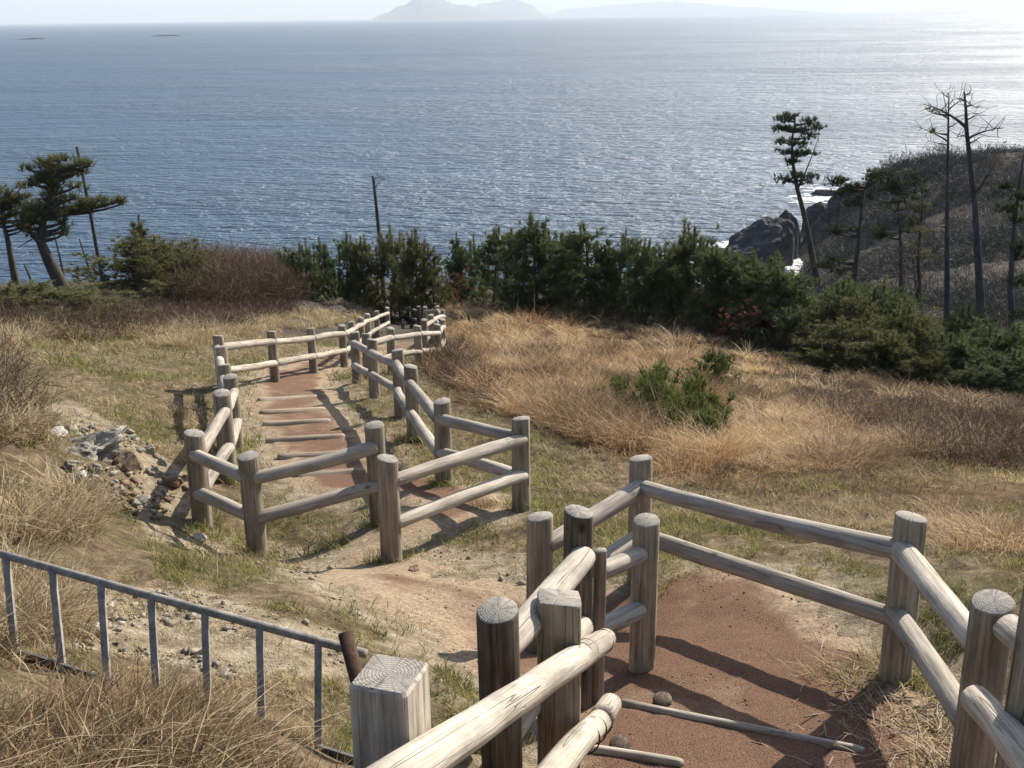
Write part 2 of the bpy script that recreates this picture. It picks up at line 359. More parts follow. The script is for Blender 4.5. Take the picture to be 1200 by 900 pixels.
def make_post(k, parent, m='post'):
    v = POSTS[k]; b = base_of(k); SEED[0] += 1
    if k in ('S', 'R3'): me = square_post(v[3], v[4], .4)
    elif k == 'C': me = lathe_post(v[3], v[4] * 1.05, .8, SEED[0])
    else: me = lathe_post(v[3], v[4], 0, SEED[0], .35)
    o = link('post', me, [M[m], M['end']], parent, b)
    o.rotation_euler = (random.uniform(-.012, .012), random.uniform(-.012, .012), {'S': -.31, 'R3': .45, 'C': .12}.get(k, random.uniform(0, 6.3)))
    return o
def span(parent, a, b, drops=(.17, .50), d=.10, toward=.035, m='rail', end=.03):
    # two rails between posts a and b, let into the side of the posts that faces the path
    A = Vector(TOP[a]); B = Vector(TOP[b]); dirv = (B - A); dirv.z = 0; dirv.normalize()
    side = Vector((dirv.y, -dirv.x, 0))
    if side.dot(Vector((0, 0, CAMZ)) - A) < 0: side = -side
    for dr in drops:
        o = side * toward; j = [Vector((0, 0, random.uniform(-.012, .012))) for _ in (0, 1)]
        rail(parent, A - Vector((0, 0, dr)) + o - dirv * end * 0 + dirv * .005 + j[0], B - Vector((0, 0, dr)) + o - dirv * .005 + j[1], d * random.uniform(.94, 1.06), None, m)

# ------------------------------------------------------------------ fences
def fence(keys, label, group='log fences along the path', spans=None, dark=(), **kw):
    t = thing('wooden_fence', label, 'fence', base_of(keys[0]), group)
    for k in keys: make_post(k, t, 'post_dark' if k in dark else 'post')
    for a, b in (spans if spans is not None else list(zip(keys[:-1], keys[1:]))): span(t, a, b, **kw)
    return t
fR = fence(['A', 'G', 'R1', 'R2', 'R3'], 'log fence bounding the right and far side of the red gravel landing', spans=[('A', 'G'), ('G', 'R1'), ('R1', 'R2')], d=.102)
rail(fR, P(1143, 818, 4.12), P(1300, 1010, 2.8), .105, .11)
rail(fR, P(1180, 735, 4.3), P(1320, 860, 3.0), .10, .11)
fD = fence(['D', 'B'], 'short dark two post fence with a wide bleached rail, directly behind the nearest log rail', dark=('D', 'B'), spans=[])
for dr in (.20, .56): rail(fD, Vector(TOP['D']) + Vector((-.015, .03, -dr - .01)), Vector(TOP['B']) + Vector((.03, -.05, -dr)), .112, None, 'bleached')
fE = fence(['F', 'E', 'C'], 'nearest fence beside the gravel steps, with thick bleached log rails and a square cut post', spans=[])
for dr, d_ in ((.165, .092), (.475, .098)): rail(fE, Vector(TOP['F']) + Vector((-.02, -.045, -dr)), Vector(TOP['E']) + Vector((-.01, .03, -dr + .03)), d_, None, 'bleached')
rail(fE, P(709, 749, 5.02), P(385, 967, 2.2), .103, .106, 'bleached')
rail(fE, P(706, 842, 4.80), P(600, 972, 3.5), .102, .106, 'bleached')
rail(fE, P(717, 824, 4.95), P(705, 842, 4.72), .095, .10, 'bleached')
def ring_on(parent, p0, p1, f, r):
    p0, p1 = Vector(p0), Vector(p1); c = p0.lerp(p1, f); t = (p1 - p0).normalized(); a = t.orthogonal().normalized(); b = t.cross(a); mb = MB()
    mb.tube([c + (a * math.cos(q) + b * math.sin(q)) * r + t * .01 * math.sin(q * 1.5) for q in np.linspace(0, 6.283, 25)], .0032, 5)
    o = link('wire_binding', mb.mesh('wire_binding'), M['rust'], parent); o.location = -parent.location
for f, r in ((.035, .058), (.16, .0585), (.20, .0588)): ring_on(fE, P(709, 749, 5.02), P(385, 967, 2.2), f, r - .0055)
for f, r in ((.05, .0595), (.14, .06), (.24, .0602)): ring_on(fE, P(706, 842, 4.80), P(600, 972, 3.5), f, r - .007)
sp = thing('timber_post', 'thick square timber post with cracked end grain top at the bottom of the photo', 'post', base_of('S'))
make_post('S', sp, 'squared')
fN = fence(['N', 'P1', 'P2', 'P3', 'P4', 'P5', 'P6'], 'log fence zigzagging right of the lower steps, with a sharp corner beside the dry grass', d=.105)
fH = fence(['H1', 'H2', 'H3', 'H4', 'H5', 'H6', 'H7', 'L0', 'L1', 'L2', 'L3', 'Q1', 'Q2', 'Q3', 'Q4', 'Q6'], 'long log fence running round the left of the lower steps and back towards the thicket', d=.105)
fM = fence(['M1', 'M2', 'M3', 'M4', 'M5'], 'middle distance log fence facing the viewer behind the zigzag fence, half hidden by brown stems', d=.105)
fM2 = fence(['M6', 'M7', 'M8', 'M9', 'M10'], 'small distant log fence at the right of the far path bend', d=.105)
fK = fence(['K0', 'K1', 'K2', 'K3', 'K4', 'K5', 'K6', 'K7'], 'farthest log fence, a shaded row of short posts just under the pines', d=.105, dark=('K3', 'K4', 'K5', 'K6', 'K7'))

# ------------------------------------------------------------------ metal railing
b0 = P(-60, 632, 5.25); b1 = P(428, 766, 3.95)
mr = thing('metal_railing', 'galvanised pipe railing with upright bars in the dead grass at lower left', 'railing', P(0, 757, 5.0))
mb = MB(); b0v, b1v = Vector(b0), Vector(b1); mb.tube([b0v, b0v.lerp(b1v, .5) + Vector((0, 0, -.006)), b1v], .0165, 12); link('top_rail', mb.mesh('top_rail'), M['galv'], mr)
mr_children = [mr.children]
mb = MB(); c0, c1 = Vector(P(-60, 740, 5.15)), Vector(P(425, 895, 3.92))
dd = (c1 - c0).normalized(); sd = dd.cross(Vector((0, 0, 1))).normalized(); uu = sd.cross(dd)
vs = []
for q in (c0, c1):
    for a, b in ((-.006, -.02), (.006, -.02), (.006, .02), (-.006, .02)): vs.append(tuple(q + sd * a + uu * b))
mb.v = vs; mb.f = [(0, 1, 5, 4), (1, 2, 6, 5), (2, 3, 7, 6), (3, 0, 4, 7), (3, 2, 1, 0), (4, 5, 6, 7)]; mb.m = [0] * 6
link('bottom_rail', mb.mesh('bottom_rail', False), M['flat_bar'], mr)
for o in mr.children: o.location = -mr.location
def on_line(px, a, b):               # point of the 3-D line a-b that the photograph shows in column px
    lo, hi = 0., 1.
    for _ in range(40):
        m = .5 * (lo + hi); q = a.lerp(b, m)
        if proj(np.array(q))[0] < px: lo = m
        else: hi = m
    return a.lerp(b, lo)
for xt, xb in ((-47, -32), (7, 18), (61, 73), (118, 126), (177, 184), (240, 244), (304, 307), (373, 373)):
    p, q = on_line(xt, b0v, b1v), on_line(xb, c0, c1)
    mb = MB(); mb.tube([q - (p - q) * .05, q, p], .0175, 4, jit=0); o = link('upright_bar', mb.mesh('upright_bar', False), M['galv'], mr); o.location = -mr.location
mb = MB(); pt, pb = Vector(P(404.5, 742, 3.93)), Vector(P(446, 900, 3.85)); mb.tube([pb, pt], .0255, 18, cap=False)
mb.tube([pt, pt - (pt - pb).normalized() * .1], .021, 18, cap=True)
b0i = len(mb.v); sg = 18
for j in range(sg): mb.f.append((18 + j, 18 + (j + 1) % sg, 36 + (j + 1) % sg, 36 + j)); mb.m.append(0)
o = link('rusty_end_post', mb.mesh('rusty_end_post'), M['rust'], mr); o.location = -mr.location; o['label'] = 'rusty open pipe end post'

# ------------------------------------------------------------------ path masks
def wpts(l): return np.array([G(px, py)[:2] for px, py in l])
PA = np.vstack([[(.95, .4), (.95, 2.6)], wpts([(860, 900), (850, 800), (800, 735)]), [tuple((np.array(TOP['F'][:2]) + TOP['G'][:2]) / 2)], [tuple((np.array(TOP['B'][:2]) + TOP['A'][:2]) / 2)], wpts([(570, 725), (510, 705), (455, 675), (445, 645)])])
PWA = np.array([.75, .75, .85, .90, .80, .58, .58, .62, .55, .42, .35])
PB = wpts([(445, 640), (500, 608), (570, 590), (500, 575), (410, 570), (372, 520), (342, 470), (345, 440), (385, 425), (425, 412), (470, 408), (492, 398), (470, 388), (480, 375)])
PWB = np.array([.25, .3, .32, .34, .40, .55, .55, .55, .45, .55, .6, .6, .6, .6])
def pdist(x, y, pts, w):
    best = np.full(len(x), 1e9)
    for i in range(len(pts) - 1):
        a, b = pts[i], pts[i + 1]; ab = b - a; L2 = (ab ** 2).sum() + 1e-9
        t = np.clip(((x - a[0]) * ab[0] + (y - a[1]) * ab[1]) / L2, 0, 1)
        d = np.hypot(x - a[0] - t * ab[0], y - a[1] - t * ab[1]) - (w[i] + (w[i + 1] - w[i]) * t)
        best = np.minimum(best, d)
    return best
def path_d(x, y): return np.minimum(pdist(x, y, PA, PWA), pdist(x, y, PB, PWB))
PREADY[0] = path_d
def path_mask(x, y):
    d = path_d(x, y) + (fbm(x * 2.2, y * 2.2, 21) - .5) * .55
    return 1 - sstep(-.12, .12, d)
def inpoly(px, py, poly):
    r = np.zeros(len(px), bool); k = len(poly)
    for i in range(k):
        x1, y1 = poly[i]; x2, y2 = poly[(i + 1) % k]
        c = ((y1 > py) != (y2 > py)); 
        xx = (x2 - x1) * (py - y1) / (y2 - y1 + 1e-9) + x1
        r ^= c & (px < xx)
    return r
Q_FIELD = [(497, 368), (560, 356), (700, 378), (860, 394), (960, 440), (1210, 470), (1210, 690), (1090, 615), (1000, 585), (900, 590), (800, 565), (730, 535), (650, 505), (560, 460), (500, 440)]
Q_GOLD = [(497, 366), (600, 358), (740, 382), (820, 410), (830, 470), (860, 540), (790, 560), (700, 525), (600, 480), (520, 440)]
Q_FARL = [(-20, 385), (200, 385), (330, 362), (430, 352), (438, 372), (400, 384), (330, 388), (255, 396), (215, 406), (100, 412), (-20, 430)]
Q_BANK = [(-20, 470), (40, 490), (55, 540), (105, 580), (115, 610), (80, 625), (-20, 640)]
Q_NEAR = [(-60, 850), (70, 846), (140, 820), (210, 828), (270, 872), (320, 930), (425, 985), (430, 1100), (-300, 1100), (-300, 740)]
Q_ORANGE = [(-60, 660), (45, 672), (70, 745), (70, 770), (-60, 770)]
Q_MIDST = [(470, 430), (560, 458), (600, 490), (560, 480), (500, 460)]
Q_DIRT = [(400, 650), (470, 640), (600, 640), (620, 700), (560, 780), (480, 760), (380, 700), (330, 670), (190, 640), (150, 560), (60, 480), (90, 470), (230, 560), (240, 620), (330, 640)]
Q_DIRT2 = [(70, 700), (220, 690), (420, 740), (400, 790), (230, 780), (80, 760)]
def fan(nn, r0, r1, k, amax=.62):
    # random ground points around the view, thinner with distance
    u = rng.random(nn); e = 1 - k if abs(1 - k) > .01 else .01
    r = (r0 ** e + u * (r1 ** e - r0 ** e)) ** (1 / e); a = rng.uniform(-amax, amax, nn)
    x = r * np.sin(a); y = r * np.cos(a); return x, y

# ------------------------------------------------------------------ ground mesh
def axis(lo, hi, fine_lo, fine_hi, s, g):
    a = list(np.arange(fine_lo, fine_hi, s)); st = s; v = fine_hi
    while v < hi: a.append(v); st = min(st * g, 6); v += st
    a.append(hi); b = []; st = s; v = fine_lo
    while v > lo: st = min(st * g, 6); v -= st; b.append(max(v, lo))
    return np.array(sorted(set(b + a)))
gx = axis(-230, 330, -4, 4, .05, 1.045); gy = axis(-14, 400, 1.5, 12, .05, 1.022)
XX, YY = np.meshgrid(gx, gy); nx, ny = len(gx), len(gy)
zz = gz(XX.ravel(), YY.ravel())
pm = path_mask(XX.ravel(), YY.ravel())
V = np.c_[XX.ravel(), YY.ravel(), zz]
ii = (np.arange(ny - 1)[:, None] * nx + np.arange(nx - 1)[None, :]).ravel()
F = np.c_[ii, ii + 1, ii + nx + 1, ii + nx]
me = trimesh('ground', V, F, smooth=True)
u_, v_ = proj(V); front = V[:, 1] > 1
rr_ = np.hypot(V[:, 0], V[:, 1])
blur = (fbm(V[:, 0] * 1.1, V[:, 1] * 1.1, 31) - .5) * 70
dirt = ((inpoly(u_ + blur, v_ + blur * .5, Q_DIRT) | inpoly(u_ + blur, v_ + blur * .5, Q_DIRT2)) & front & (rr_ < 16)).astype(float)
dirt = np.maximum(dirt, 1 - sstep(.0, .5, path_d(V[:, 0], V[:, 1]) + (fbm(V[:, 0] * 2, V[:, 1] * 2, 9) - .5) * .5))
field = (inpoly(u_ + blur * .4, v_ + blur * .2, Q_FIELD) & front).astype(float)
for nm, val in (('dirt', dirt), ('field', field), ('far', np.where(field > .5, sstep(36, 48, rr_), sstep(25, 33, rr_)))):
    a = me.attributes.new(nm, 'FLOAT', 'POINT'); a.data.foreach_set('value', val.astype(np.float32))
def ground_mat():
    m, nt = mat('hillside_ground'); tc = nd(nt, 'ShaderNodeTexCoord').outputs['Object']
    at = lambda s: nd(nt, 'ShaderNodeAttribute', attribute_name=s).outputs['Fac']
    n1 = noise(nt, tc, 1.2, 6, .6); n2 = noise(nt, tc, 9, 6, .65); n3 = noise(nt, tc, 60, 4, .7)
    soil = ramp(nt, n2, [(.3, (.075, .052, .033)), (.5, (.16, .115, .07)), (.7, (.30, .235, .15))])
    grn = ramp(nt, n2, [(.3, (.05, .048, .022)), (.6, (.14, .115, .055)), (.75, (.27, .21, .115))])
    c = mixc(nt, ramp(nt, n1, [(.42, (0, 0, 0)), (.58, (1, 1, 1))]), soil, grn)
    pale = ramp(nt, n2, [(.28, (.14, .105, .068)), (.5, (.31, .25, .17)), (.72, (.48, .41, .31))])
    c = mixc(nt, mth(nt, 'MULTIPLY', at('dirt'), .85), c, pale)
    fld = ramp(nt, n2, [(.3, (.07, .045, .025)), (.6, (.17, .11, .058)), (.8, (.30, .21, .115))])
    c = mixc(nt, at('field'), c, fld)
    far = ramp(nt, noise(nt, tc, .12, 8, .65), [(.35, (.050, .040, .032)), (.55, (.075, .062, .050)), (.7, (.085, .080, .052))])
    c = mixc(nt, at('far'), c, far)
    c = mixc(nt, .45, c, ramp(nt, n3, [(.25, (.12, .12, .12)), (.75, (.88, .88, .88))]), 'OVERLAY')
    finish(nt, c, .95, mth(nt, 'ADD', n2, mth(nt, 'MULTIPLY', n3, .55)), .06, .9, .1)
    return m
link('ground', me, ground_mat())['kind'] = 'structure'

# gravel path: a thin sheet that dips under the ground at its ragged edges
sel_x = np.arange(-4.4, 2.6, .045); sel_y = np.arange(.3, 15, .045)
def path_sheet(name, x0, x1, y0, y1, s, pts, w, m):
    X, Y = np.meshgrid(np.arange(x0, x1, s), np.arange(y0, y1, s)); x = X.ravel(); y = Y.ravel(); h, wd = X.shape
    d = pdist(x, y, pts, w) + (fbm(x * 2.2, y * 2.2, 21) - .5) * .5 + (fbm(x * 9, y * 9, 23) - .5) * .16
    z = gz(x, y) + np.clip(-d * .22, -.09, .022) + (fbm(x * 14, y * 14, 4, 2) - .5) * .008
    i = (np.arange(h - 1)[:, None] * wd + np.arange(wd - 1)[None, :]).ravel(); F = np.c_[i, i + 1, i + wd + 1, i + wd]
    F = F[(d[F] < .12).any(1)]
    us, inv = np.unique(F, return_inverse=True)
    me = trimesh(name, np.c_[x, y, z][us], inv.reshape(-1, 4), smooth=True); at = me.attributes.new('edge', 'FLOAT', 'POINT'); at.data.foreach_set('value', np.clip(sstep(-.34, .02, d[us]) + (.55 * sstep(.75, -.35, x[us]) if name == 'path' else 0), 0, 1.15).astype(np.float32))
    o = link(name, me, m); o['kind'] = 'structure'
def gravel(name, dust):
    m, nt = mat(name); tc = nd(nt, 'ShaderNodeTexCoord').outputs['Object']
    n1 = noise(nt, tc, 1.6, 5, .6); n2 = noise(nt, tc, 130, 4, .75)
    vo = nd(nt, 'ShaderNodeTexVoronoi', {'Vector': tc, 'Scale': 170.}); vd = vo.outputs['Distance']; vc = vo.outputs['Color']
    c = ramp(nt, n2, [(.3, (.06, .033, .021)), (.5, (.148, .084, .054)), (.72, (.30, .195, .13))])
    c = mixc(nt, .35, c, mixc(nt, .75, vc, (.5, .5, .5)), 'OVERLAY')
    ed = nd(nt, 'ShaderNodeAttribute', attribute_name='edge').outputs['Fac']
    c = mixc(nt, ramp(nt, mth(nt, 'ADD', mth(nt, 'MULTIPLY', n1, .8), mth(nt, 'MULTIPLY_ADD', ed, .36)), [(.46, (0, 0, 0)), (.66, (.9, .9, .9))]), c, ramp(nt, noise(nt, tc, 30, 6, .7), [(.3, (.16, .115, .072)), (.5, (.30, .225, .15)), (.7, (.44, .36, .26))]))
    for q in nt.nodes:
        if q.type == 'MATH' and q.operation == 'MULTIPLY_ADD': q.inputs[2].default_value = dust
    finish(nt, c, .95, mth(nt, 'SUBTRACT', n2, vd), .006, .8, .1)
    return m
M['gravel'] = gravel('red_gravel', 0.); M['dusty_gravel'] = gravel('dusty_red_gravel', .06)
path_sheet('path', -2.0, 3.2, .3, 8.2, .03, PA, PWA, M['gravel'])
def grit(name, label, pts, w, x0, x1, y0, y1, nn, cap, m):
    x = rng.uniform(x0, x1, nn); y = rng.uniform(y0, y1, nn); d = pdist(x, y, pts, w) + (fbm(x * 2.2, y * 2.2, 21) - .5) * .5
    k = (d < .1) & (rng.random(nn) < np.clip(fbm(x * 3, y * 3, 88) * 2.4 - .75 + sstep(-.35, 0, d) * .5, .05, 1)); x, y, d = x[k][:cap], y[k][:cap], d[k][:cap]; nb = len(x)
    s = rng.uniform(.35, 1, nb) ** 2 * .0048 * (1 + 1.2 * (rng.random(nb) < .05)); z = gz(x, y) + np.clip(-d * .22, -.09, .022)
    V = oct_[None] * rng.uniform(.6, 1.3, (nb, 6, 1)) * s[:, None, None] + np.c_[x, y, z + s * .25][:, None, :]
    tag(link(name, trimesh(name, V.reshape(-1, 3), (of[None] + np.arange(nb)[:, None, None] * 6).reshape(-1, 3)), M[m]), label, 'gravel', kind='stuff')
oct_ = np.array([(1, 0, 0), (0, 1, 0), (-1, 0, 0), (0, -1, 0), (0, 0, .8), (0, 0, -.6)]); of = np.array([(0, 1, 4), (1, 2, 4), (2, 3, 4), (3, 0, 4), (1, 0, 5), (2, 1, 5), (3, 2, 5), (0, 3, 5)])
grit('loose_grit', 'loose red brown grit on the gravel landing', PA, PWA, -.6, 2.6, 3., 7., 60000, 9000, 'grit')
grit('pale_grit', 'loose pale grit on the gravel landing', PA, PWA, -.9, 2.6, 3., 7., 30000, 2600, 'pebble')
path_sheet('lower_path', -5.5, 2.5, 6.5, 28, .06, PB, PWB, M['dusty_gravel'])

# ------------------------------------------------------------------ step timbers
def bury(pts, d, label, group, m='rail', name='step_timber', up=.25):
    a, b = [np.array(G(*q)) for q in pts]
    t = thing(name, label, 'step', a, group)
    a = a + [0, 0, d * up]; b = b + [0, 0, d * up]
    rail(t, a, b, d, d * .9, m, 'timber'); return t
bury([(727, 829), (1012, 886)], .045, 'thin bleached pole lying across the red gravel landing as a step edge', 'step timbers', 'bleached', up=.55)
bury([(688, 884), (800, 902)], .05, 'bleached step pole at the very bottom of the photo beside the lower thick log', 'step timbers', 'bleached', up=.6)
for px, py, lab in ((776, 829, 'small round wooden peg stub standing behind the bleached step pole'), (726, 882, 'small round wooden peg stub beside the lower thick log rail')):
    g = G(px, py); t = tag(link('wooden_peg', lathe_post(.055, .092, 0, int(px), .1), [M['post_dark'], M['post_dark']], None, g), lab, 'peg', 'step pegs')
for i, (y, xa, xb) in enumerate(((468, 302, 372), (483, 304, 380), (497, 308, 388), (516, 312, 405), (535, 325, 415), (556, 345, 428))):
    bury([(xa, y + 3), (xb, y - 2)], .16, ['topmost', 'second', 'third', 'fourth', 'fifth', 'lowest'][i] + ' pale step timber counted down the lower reddish path', 'step timbers', 'sandy', up=-.13)

# ------------------------------------------------------------------ rocks
def rock_mesh(seed, sx, sy, sz, sub=4, rough=.35, cuts=7):
    import bmesh
    bm = bmesh.new(); bmesh.ops.create_icosphere(bm, subdivisions=sub, radius=1); rs = np.random.default_rng(seed)
    V = np.array([v.co[:] for v in bm.verts])
    for _ in range(cuts * 2):
        nrm = rs.normal(size=3); nrm /= np.linalg.norm(nrm); d = rs.uniform(.55, .9); s = V @ nrm; k = s > d; V[k] -= nrm * (s[k] - d)[:, None] * .92
    nrmz = V / np.linalg.norm(V, axis=1)[:, None]
    f = fbm(V[:, 0] * 2.5 + 30 + V[:, 2] * 1.7, V[:, 1] * 2.5 + 10 - V[:, 2] * 2.1, seed, 4) - .5
    V = V + nrmz * (f * rough)[:, None]
    for v, c in zip(bm.verts, V): v.co = (c[0] * sx, c[1] * sy, c[2] * sz)
    me = bpy.data.meshes.new('rock'); bm.to_mesh(me); bm.free(); return me
def rock(px, py, w, label, m='rock_brown', asp=(1, .8, .6), seed=1, group=None, name='rock', sink=.3):
    g = G(px, py); s = w * np.linalg.norm(g - CAM) / FPX / 2
    o = link(name, rock_mesh(seed, s * asp[0], s * asp[1], s * asp[2], 3), M[m], None, (g[0], g[1], g[2] + s * asp[2] * (1 - sink) * .6))
    o.rotation_euler = (random.uniform(-.2, .2), random.uniform(-.2, .2), random.uniform(0, 6)); return tag(o, label, 'rock', group)
rock(152, 548, 42, 'brown slanting rock with a dark underside on the left bank', 'rock_brown', (1, .8, .7), 3)
rock(203, 568, 30, 'tan rounded rock near the left end of the bank, beside the fence shadow', 'rock_brown', (1, .8, .7), 4)
rock(128, 512, 34, 'flat grey white slab at the top of the left outcrop', 'rock_pale', (1, .9, .35), 6, sink=.8)
rock(66, 508, 30, 'pale slab at the left end of the outcrop', 'rock_pale', (1, .8, .35), 16, sink=.8)
rock(96, 570, 26, 'small white stone at the foot of the left bank', 'rock_pale', (.7, .7, 1), 17)
rock(95, 722, 34, 'largest white stone of the pile behind the metal railing', 'rock_pale', (1, .8, .6), 7, 'white stones behind the railing', 'stone')
for i, (px, py, w, l) in enumerate(((82, 735, 14, 'small white stone leaning on the left of the stone pile'), (97, 738, 15, 'rounded white stone at the front of the stone pile'), (112, 737, 16, 'white stone at the right front of the stone pile'),
                                    (72, 742, 13, 'small white stone just left of the stone pile'), (128, 712, 14, 'grey stone right of the white stone pile'), (60, 722, 13, 'white pebble at the far left of the stone pile'))):
    rock(px, py, w, l, 'rock_pale', (1, .85, .75), 30 + i, 'white stones behind the railing', 'stone')
rock(486, 672, 20, 'tan stone on the pale dirt beside the corner fence post', 'rock_brown', (1, .7, .7), 8, name='stone')
rock(234, 632, 20, 'flat white stone on the shaded dirt left of the fence corner', 'rock_pale', (1, .7, .5), 9, name='stone')
rock(274, 792, 16, 'orange brown stone seen through the metal railing', 'rock_brown', (1, .8, .7), 10, name='stone')
for i, (px, py, w, a, l) in enumerate(((62, 500, 26, .4, 'flat grey slab at the upper left of the outcrop'), (84, 506, 22, .5, 'small angular grey rock above the outcrop'), (130, 530, 28, .6, 'angular grey rock at the right end of the outcrop'), (112, 552, 22, .6, 'grey rock half buried below the outcrop'),
        (140, 575, 20, .6, 'grey rock in the rubble between the brown rock and the white stone'), (176, 530, 20, .6, 'small grey rock right of the brown slanting rock'), (168, 590, 24, .5, 'flat grey rock low in the rubble left of the fence corner'), (190, 545, 16, .7, 'smallest grey rock beside the fence shadow'), (82, 548, 18, .7, 'grey rock poking out of the straw under the outcrop'))):
    rock(px, py, w, l, 'rock_mid', (1, .75, a), 60 + i, 'grey rocks of the left bank')
g = G(98, 524); o = link('rock_outcrop', rock_mesh(77, .40, .28, .17, 5, 1.1, 26), M['rock_mid'], None, (g[0], g[1], g[2] - .06)); o.rotation_euler = (.1, -.25, .5); tag(o, 'jagged pale rock outcrop breaking out of the left bank', 'rock')
# loose pebbles on the bare dirt: uncountable
x, y = fan(26000, 3, 15, 1.2); u, v = proj(np.c_[x, y, gz(x, y)]); k = (inpoly(u, v, Q_DIRT) | inpoly(u, v, Q_DIRT2)) & (fbm(x * 2, y * 2, 77) > .45) & (path_d(x, y) > -.1)
x, y = x[k][:3600], y[k][:3600]; z = gz(x, y); s = rng.uniform(.5, 1, len(x)) ** 2 * .014 * (1 + 1.8 * (rng.random(len(x)) < .06))
oct_ = np.array([(1, 0, 0), (0, 1, 0), (-1, 0, 0), (0, -1, 0), (0, 0, .8), (0, 0, -.6)]); of = np.array([(0, 1, 4), (1, 2, 4), (2, 3, 4), (3, 0, 4), (1, 0, 5), (2, 1, 5), (3, 2, 5), (0, 3, 5)])
V = (oct_[None] * rng.uniform(.6, 1.3, (len(x), 6, 1))) * s[:, None, None] + np.c_[x, y, z + s * .3][:, None, :]
def rubble(name, label, poly, cap, smin, smax, m):
    x, y = fan(60000, 3, 14, 1.0); u, v = proj(np.c_[x, y, gz(x, y)]); k = inpoly(u, v, poly) & (fbm(x * 2.5, y * 2.5, 83) > .44); x, y = x[k][:cap], y[k][:cap]; nb = len(x)
    s = smin + (smax - smin) * rng.random(nb) ** 3; V = oct_[None] * rng.uniform(.55, 1.35, (nb, 6, 1)) * s[:, None, None] + rng.normal(0, .2, (nb, 6, 3)) * s[:, None, None]; a = rng.uniform(0, 6.28, nb)
    X = V[..., 0] * np.cos(a)[:, None] - V[..., 1] * np.sin(a)[:, None]; Y = V[..., 0] * np.sin(a)[:, None] + V[..., 1] * np.cos(a)[:, None]
    V = np.stack([X + x[:, None], Y + y[:, None], V[..., 2] * .7 + gz(x, y)[:, None] + s[:, None] * .15], 2)
    tag(link(name, trimesh(name, V.reshape(-1, 3), (of[None] + np.arange(nb)[:, None, None] * 6).reshape(-1, 3)), M[m]), label, 'rubble', kind='stuff')
rubble('bank_rubble', 'angular grey tan rubble around the outcrop on the left bank', [(40, 488), (150, 500), (215, 560), (190, 610), (110, 590), (60, 540)], 360, .012, .065, 'rock_mid')
rubble('brown_rubble', 'brown stone chips around the outcrop on the left bank', [(60, 495), (170, 510), (225, 570), (190, 620), (120, 600), (80, 550)], 260, .012, .06, 'rock_brown')
rubble('railing_rubble', 'pale rubble scattered behind the metal railing', [(60, 690), (200, 690), (300, 740), (280, 800), (200, 780), (80, 750)], 380, .007, .035, 'rock_mid')
tag(link('pebbles', trimesh('pebbles', V.reshape(-1, 3), (of[None] + np.arange(len(x))[:, None, None] * 6).reshape(-1, 3)), M['pebble']), 'loose pale pebbles scattered on the bare dirt', 'pebbles', kind='stuff')

# ------------------------------------------------------------------ grass
def blades(x, y, z, h, w, lean, bend, tint):
    nb = len(x); fa = rng.uniform(0, 2 * np.pi, nb)
    if np.ndim(lean) == 2: lx, ly = lean[:, 0], lean[:, 1]
    else: a = rng.uniform(0, 2 * np.pi, nb); lx, ly = np.cos(a) * lean, np.sin(a) * lean
    b = np.c_[x, y, z]; wv = np.c_[np.cos(fa) * w / 2, np.sin(fa) * w / 2, np.zeros(nb)]; kx, ky = rng.normal(0, .10, nb), rng.normal(0, .10, nb)
    at = lambda t: b + np.c_[h * (lx * (.3 * t + .7 * t * t) + kx * math.sin(3 * t)), h * (ly * (.3 * t + .7 * t * t) + ky * math.sin(3 * t)), h * (t * (1 + .3 * bend) - bend * .95 * t ** 2.2)]
    p1, p2, p3 = at(.42), at(.76), at(1.)
    V = np.stack([b - wv, b + wv, p1 - wv * .9, p1 + wv * .9, p2 - wv * .65, p2 + wv * .65, p3], 1)
    F = np.array([(0, 1, 3), (0, 3, 2), (2, 3, 5), (2, 5, 4), (4, 5, 6)])[None] + (np.arange(nb) * 7)[:, None, None]
    return V.reshape(-1, 3), F.reshape(-1, 3), np.repeat(tint, 7)
def emit_blades(name, label, cat, m, x, y, h, w, lean, bend, tint, z=None):
    if z is None: z = gz(x, y)
    V, F, t = blades(x, y, z - .01, h, w, lean, bend, tint)
    return tag(link(name, trimesh(name, V, F, t), M[m]), label, cat, kind='stuff')
def tussocks(cx, cy, per, rad, h, wpx, leanr, spread=.5):
    k = np.repeat(np.arange(len(cx)), per); nb = len(k); a = rng.uniform(0, 6.283, nb); q = np.sqrt(rng.random(nb)) * (rad[k] if np.ndim(rad) else rad)
    x = cx[k] + np.cos(a) * q; y = cy[k] + np.sin(a) * q; r = np.hypot(x, y)
    hh = (h[k] if np.ndim(h) else h) * rng.uniform(.45, 1.1, nb); w = np.maximum(.0035, wpx * r / FPX) * rng.uniform(.7, 1.4, nb)
    hh = hh * (1.15 - .45 * (q / (rad[k] if np.ndim(rad) else rad)) ** 2); ln = rng.uniform(leanr[0], leanr[1], nb); da = a + rng.normal(0, .8, nb)
    return x, y, hh, w, np.c_[np.cos(da) * ln - .12, np.sin(da) * ln - .05], rng.uniform(0, spread, nb), k
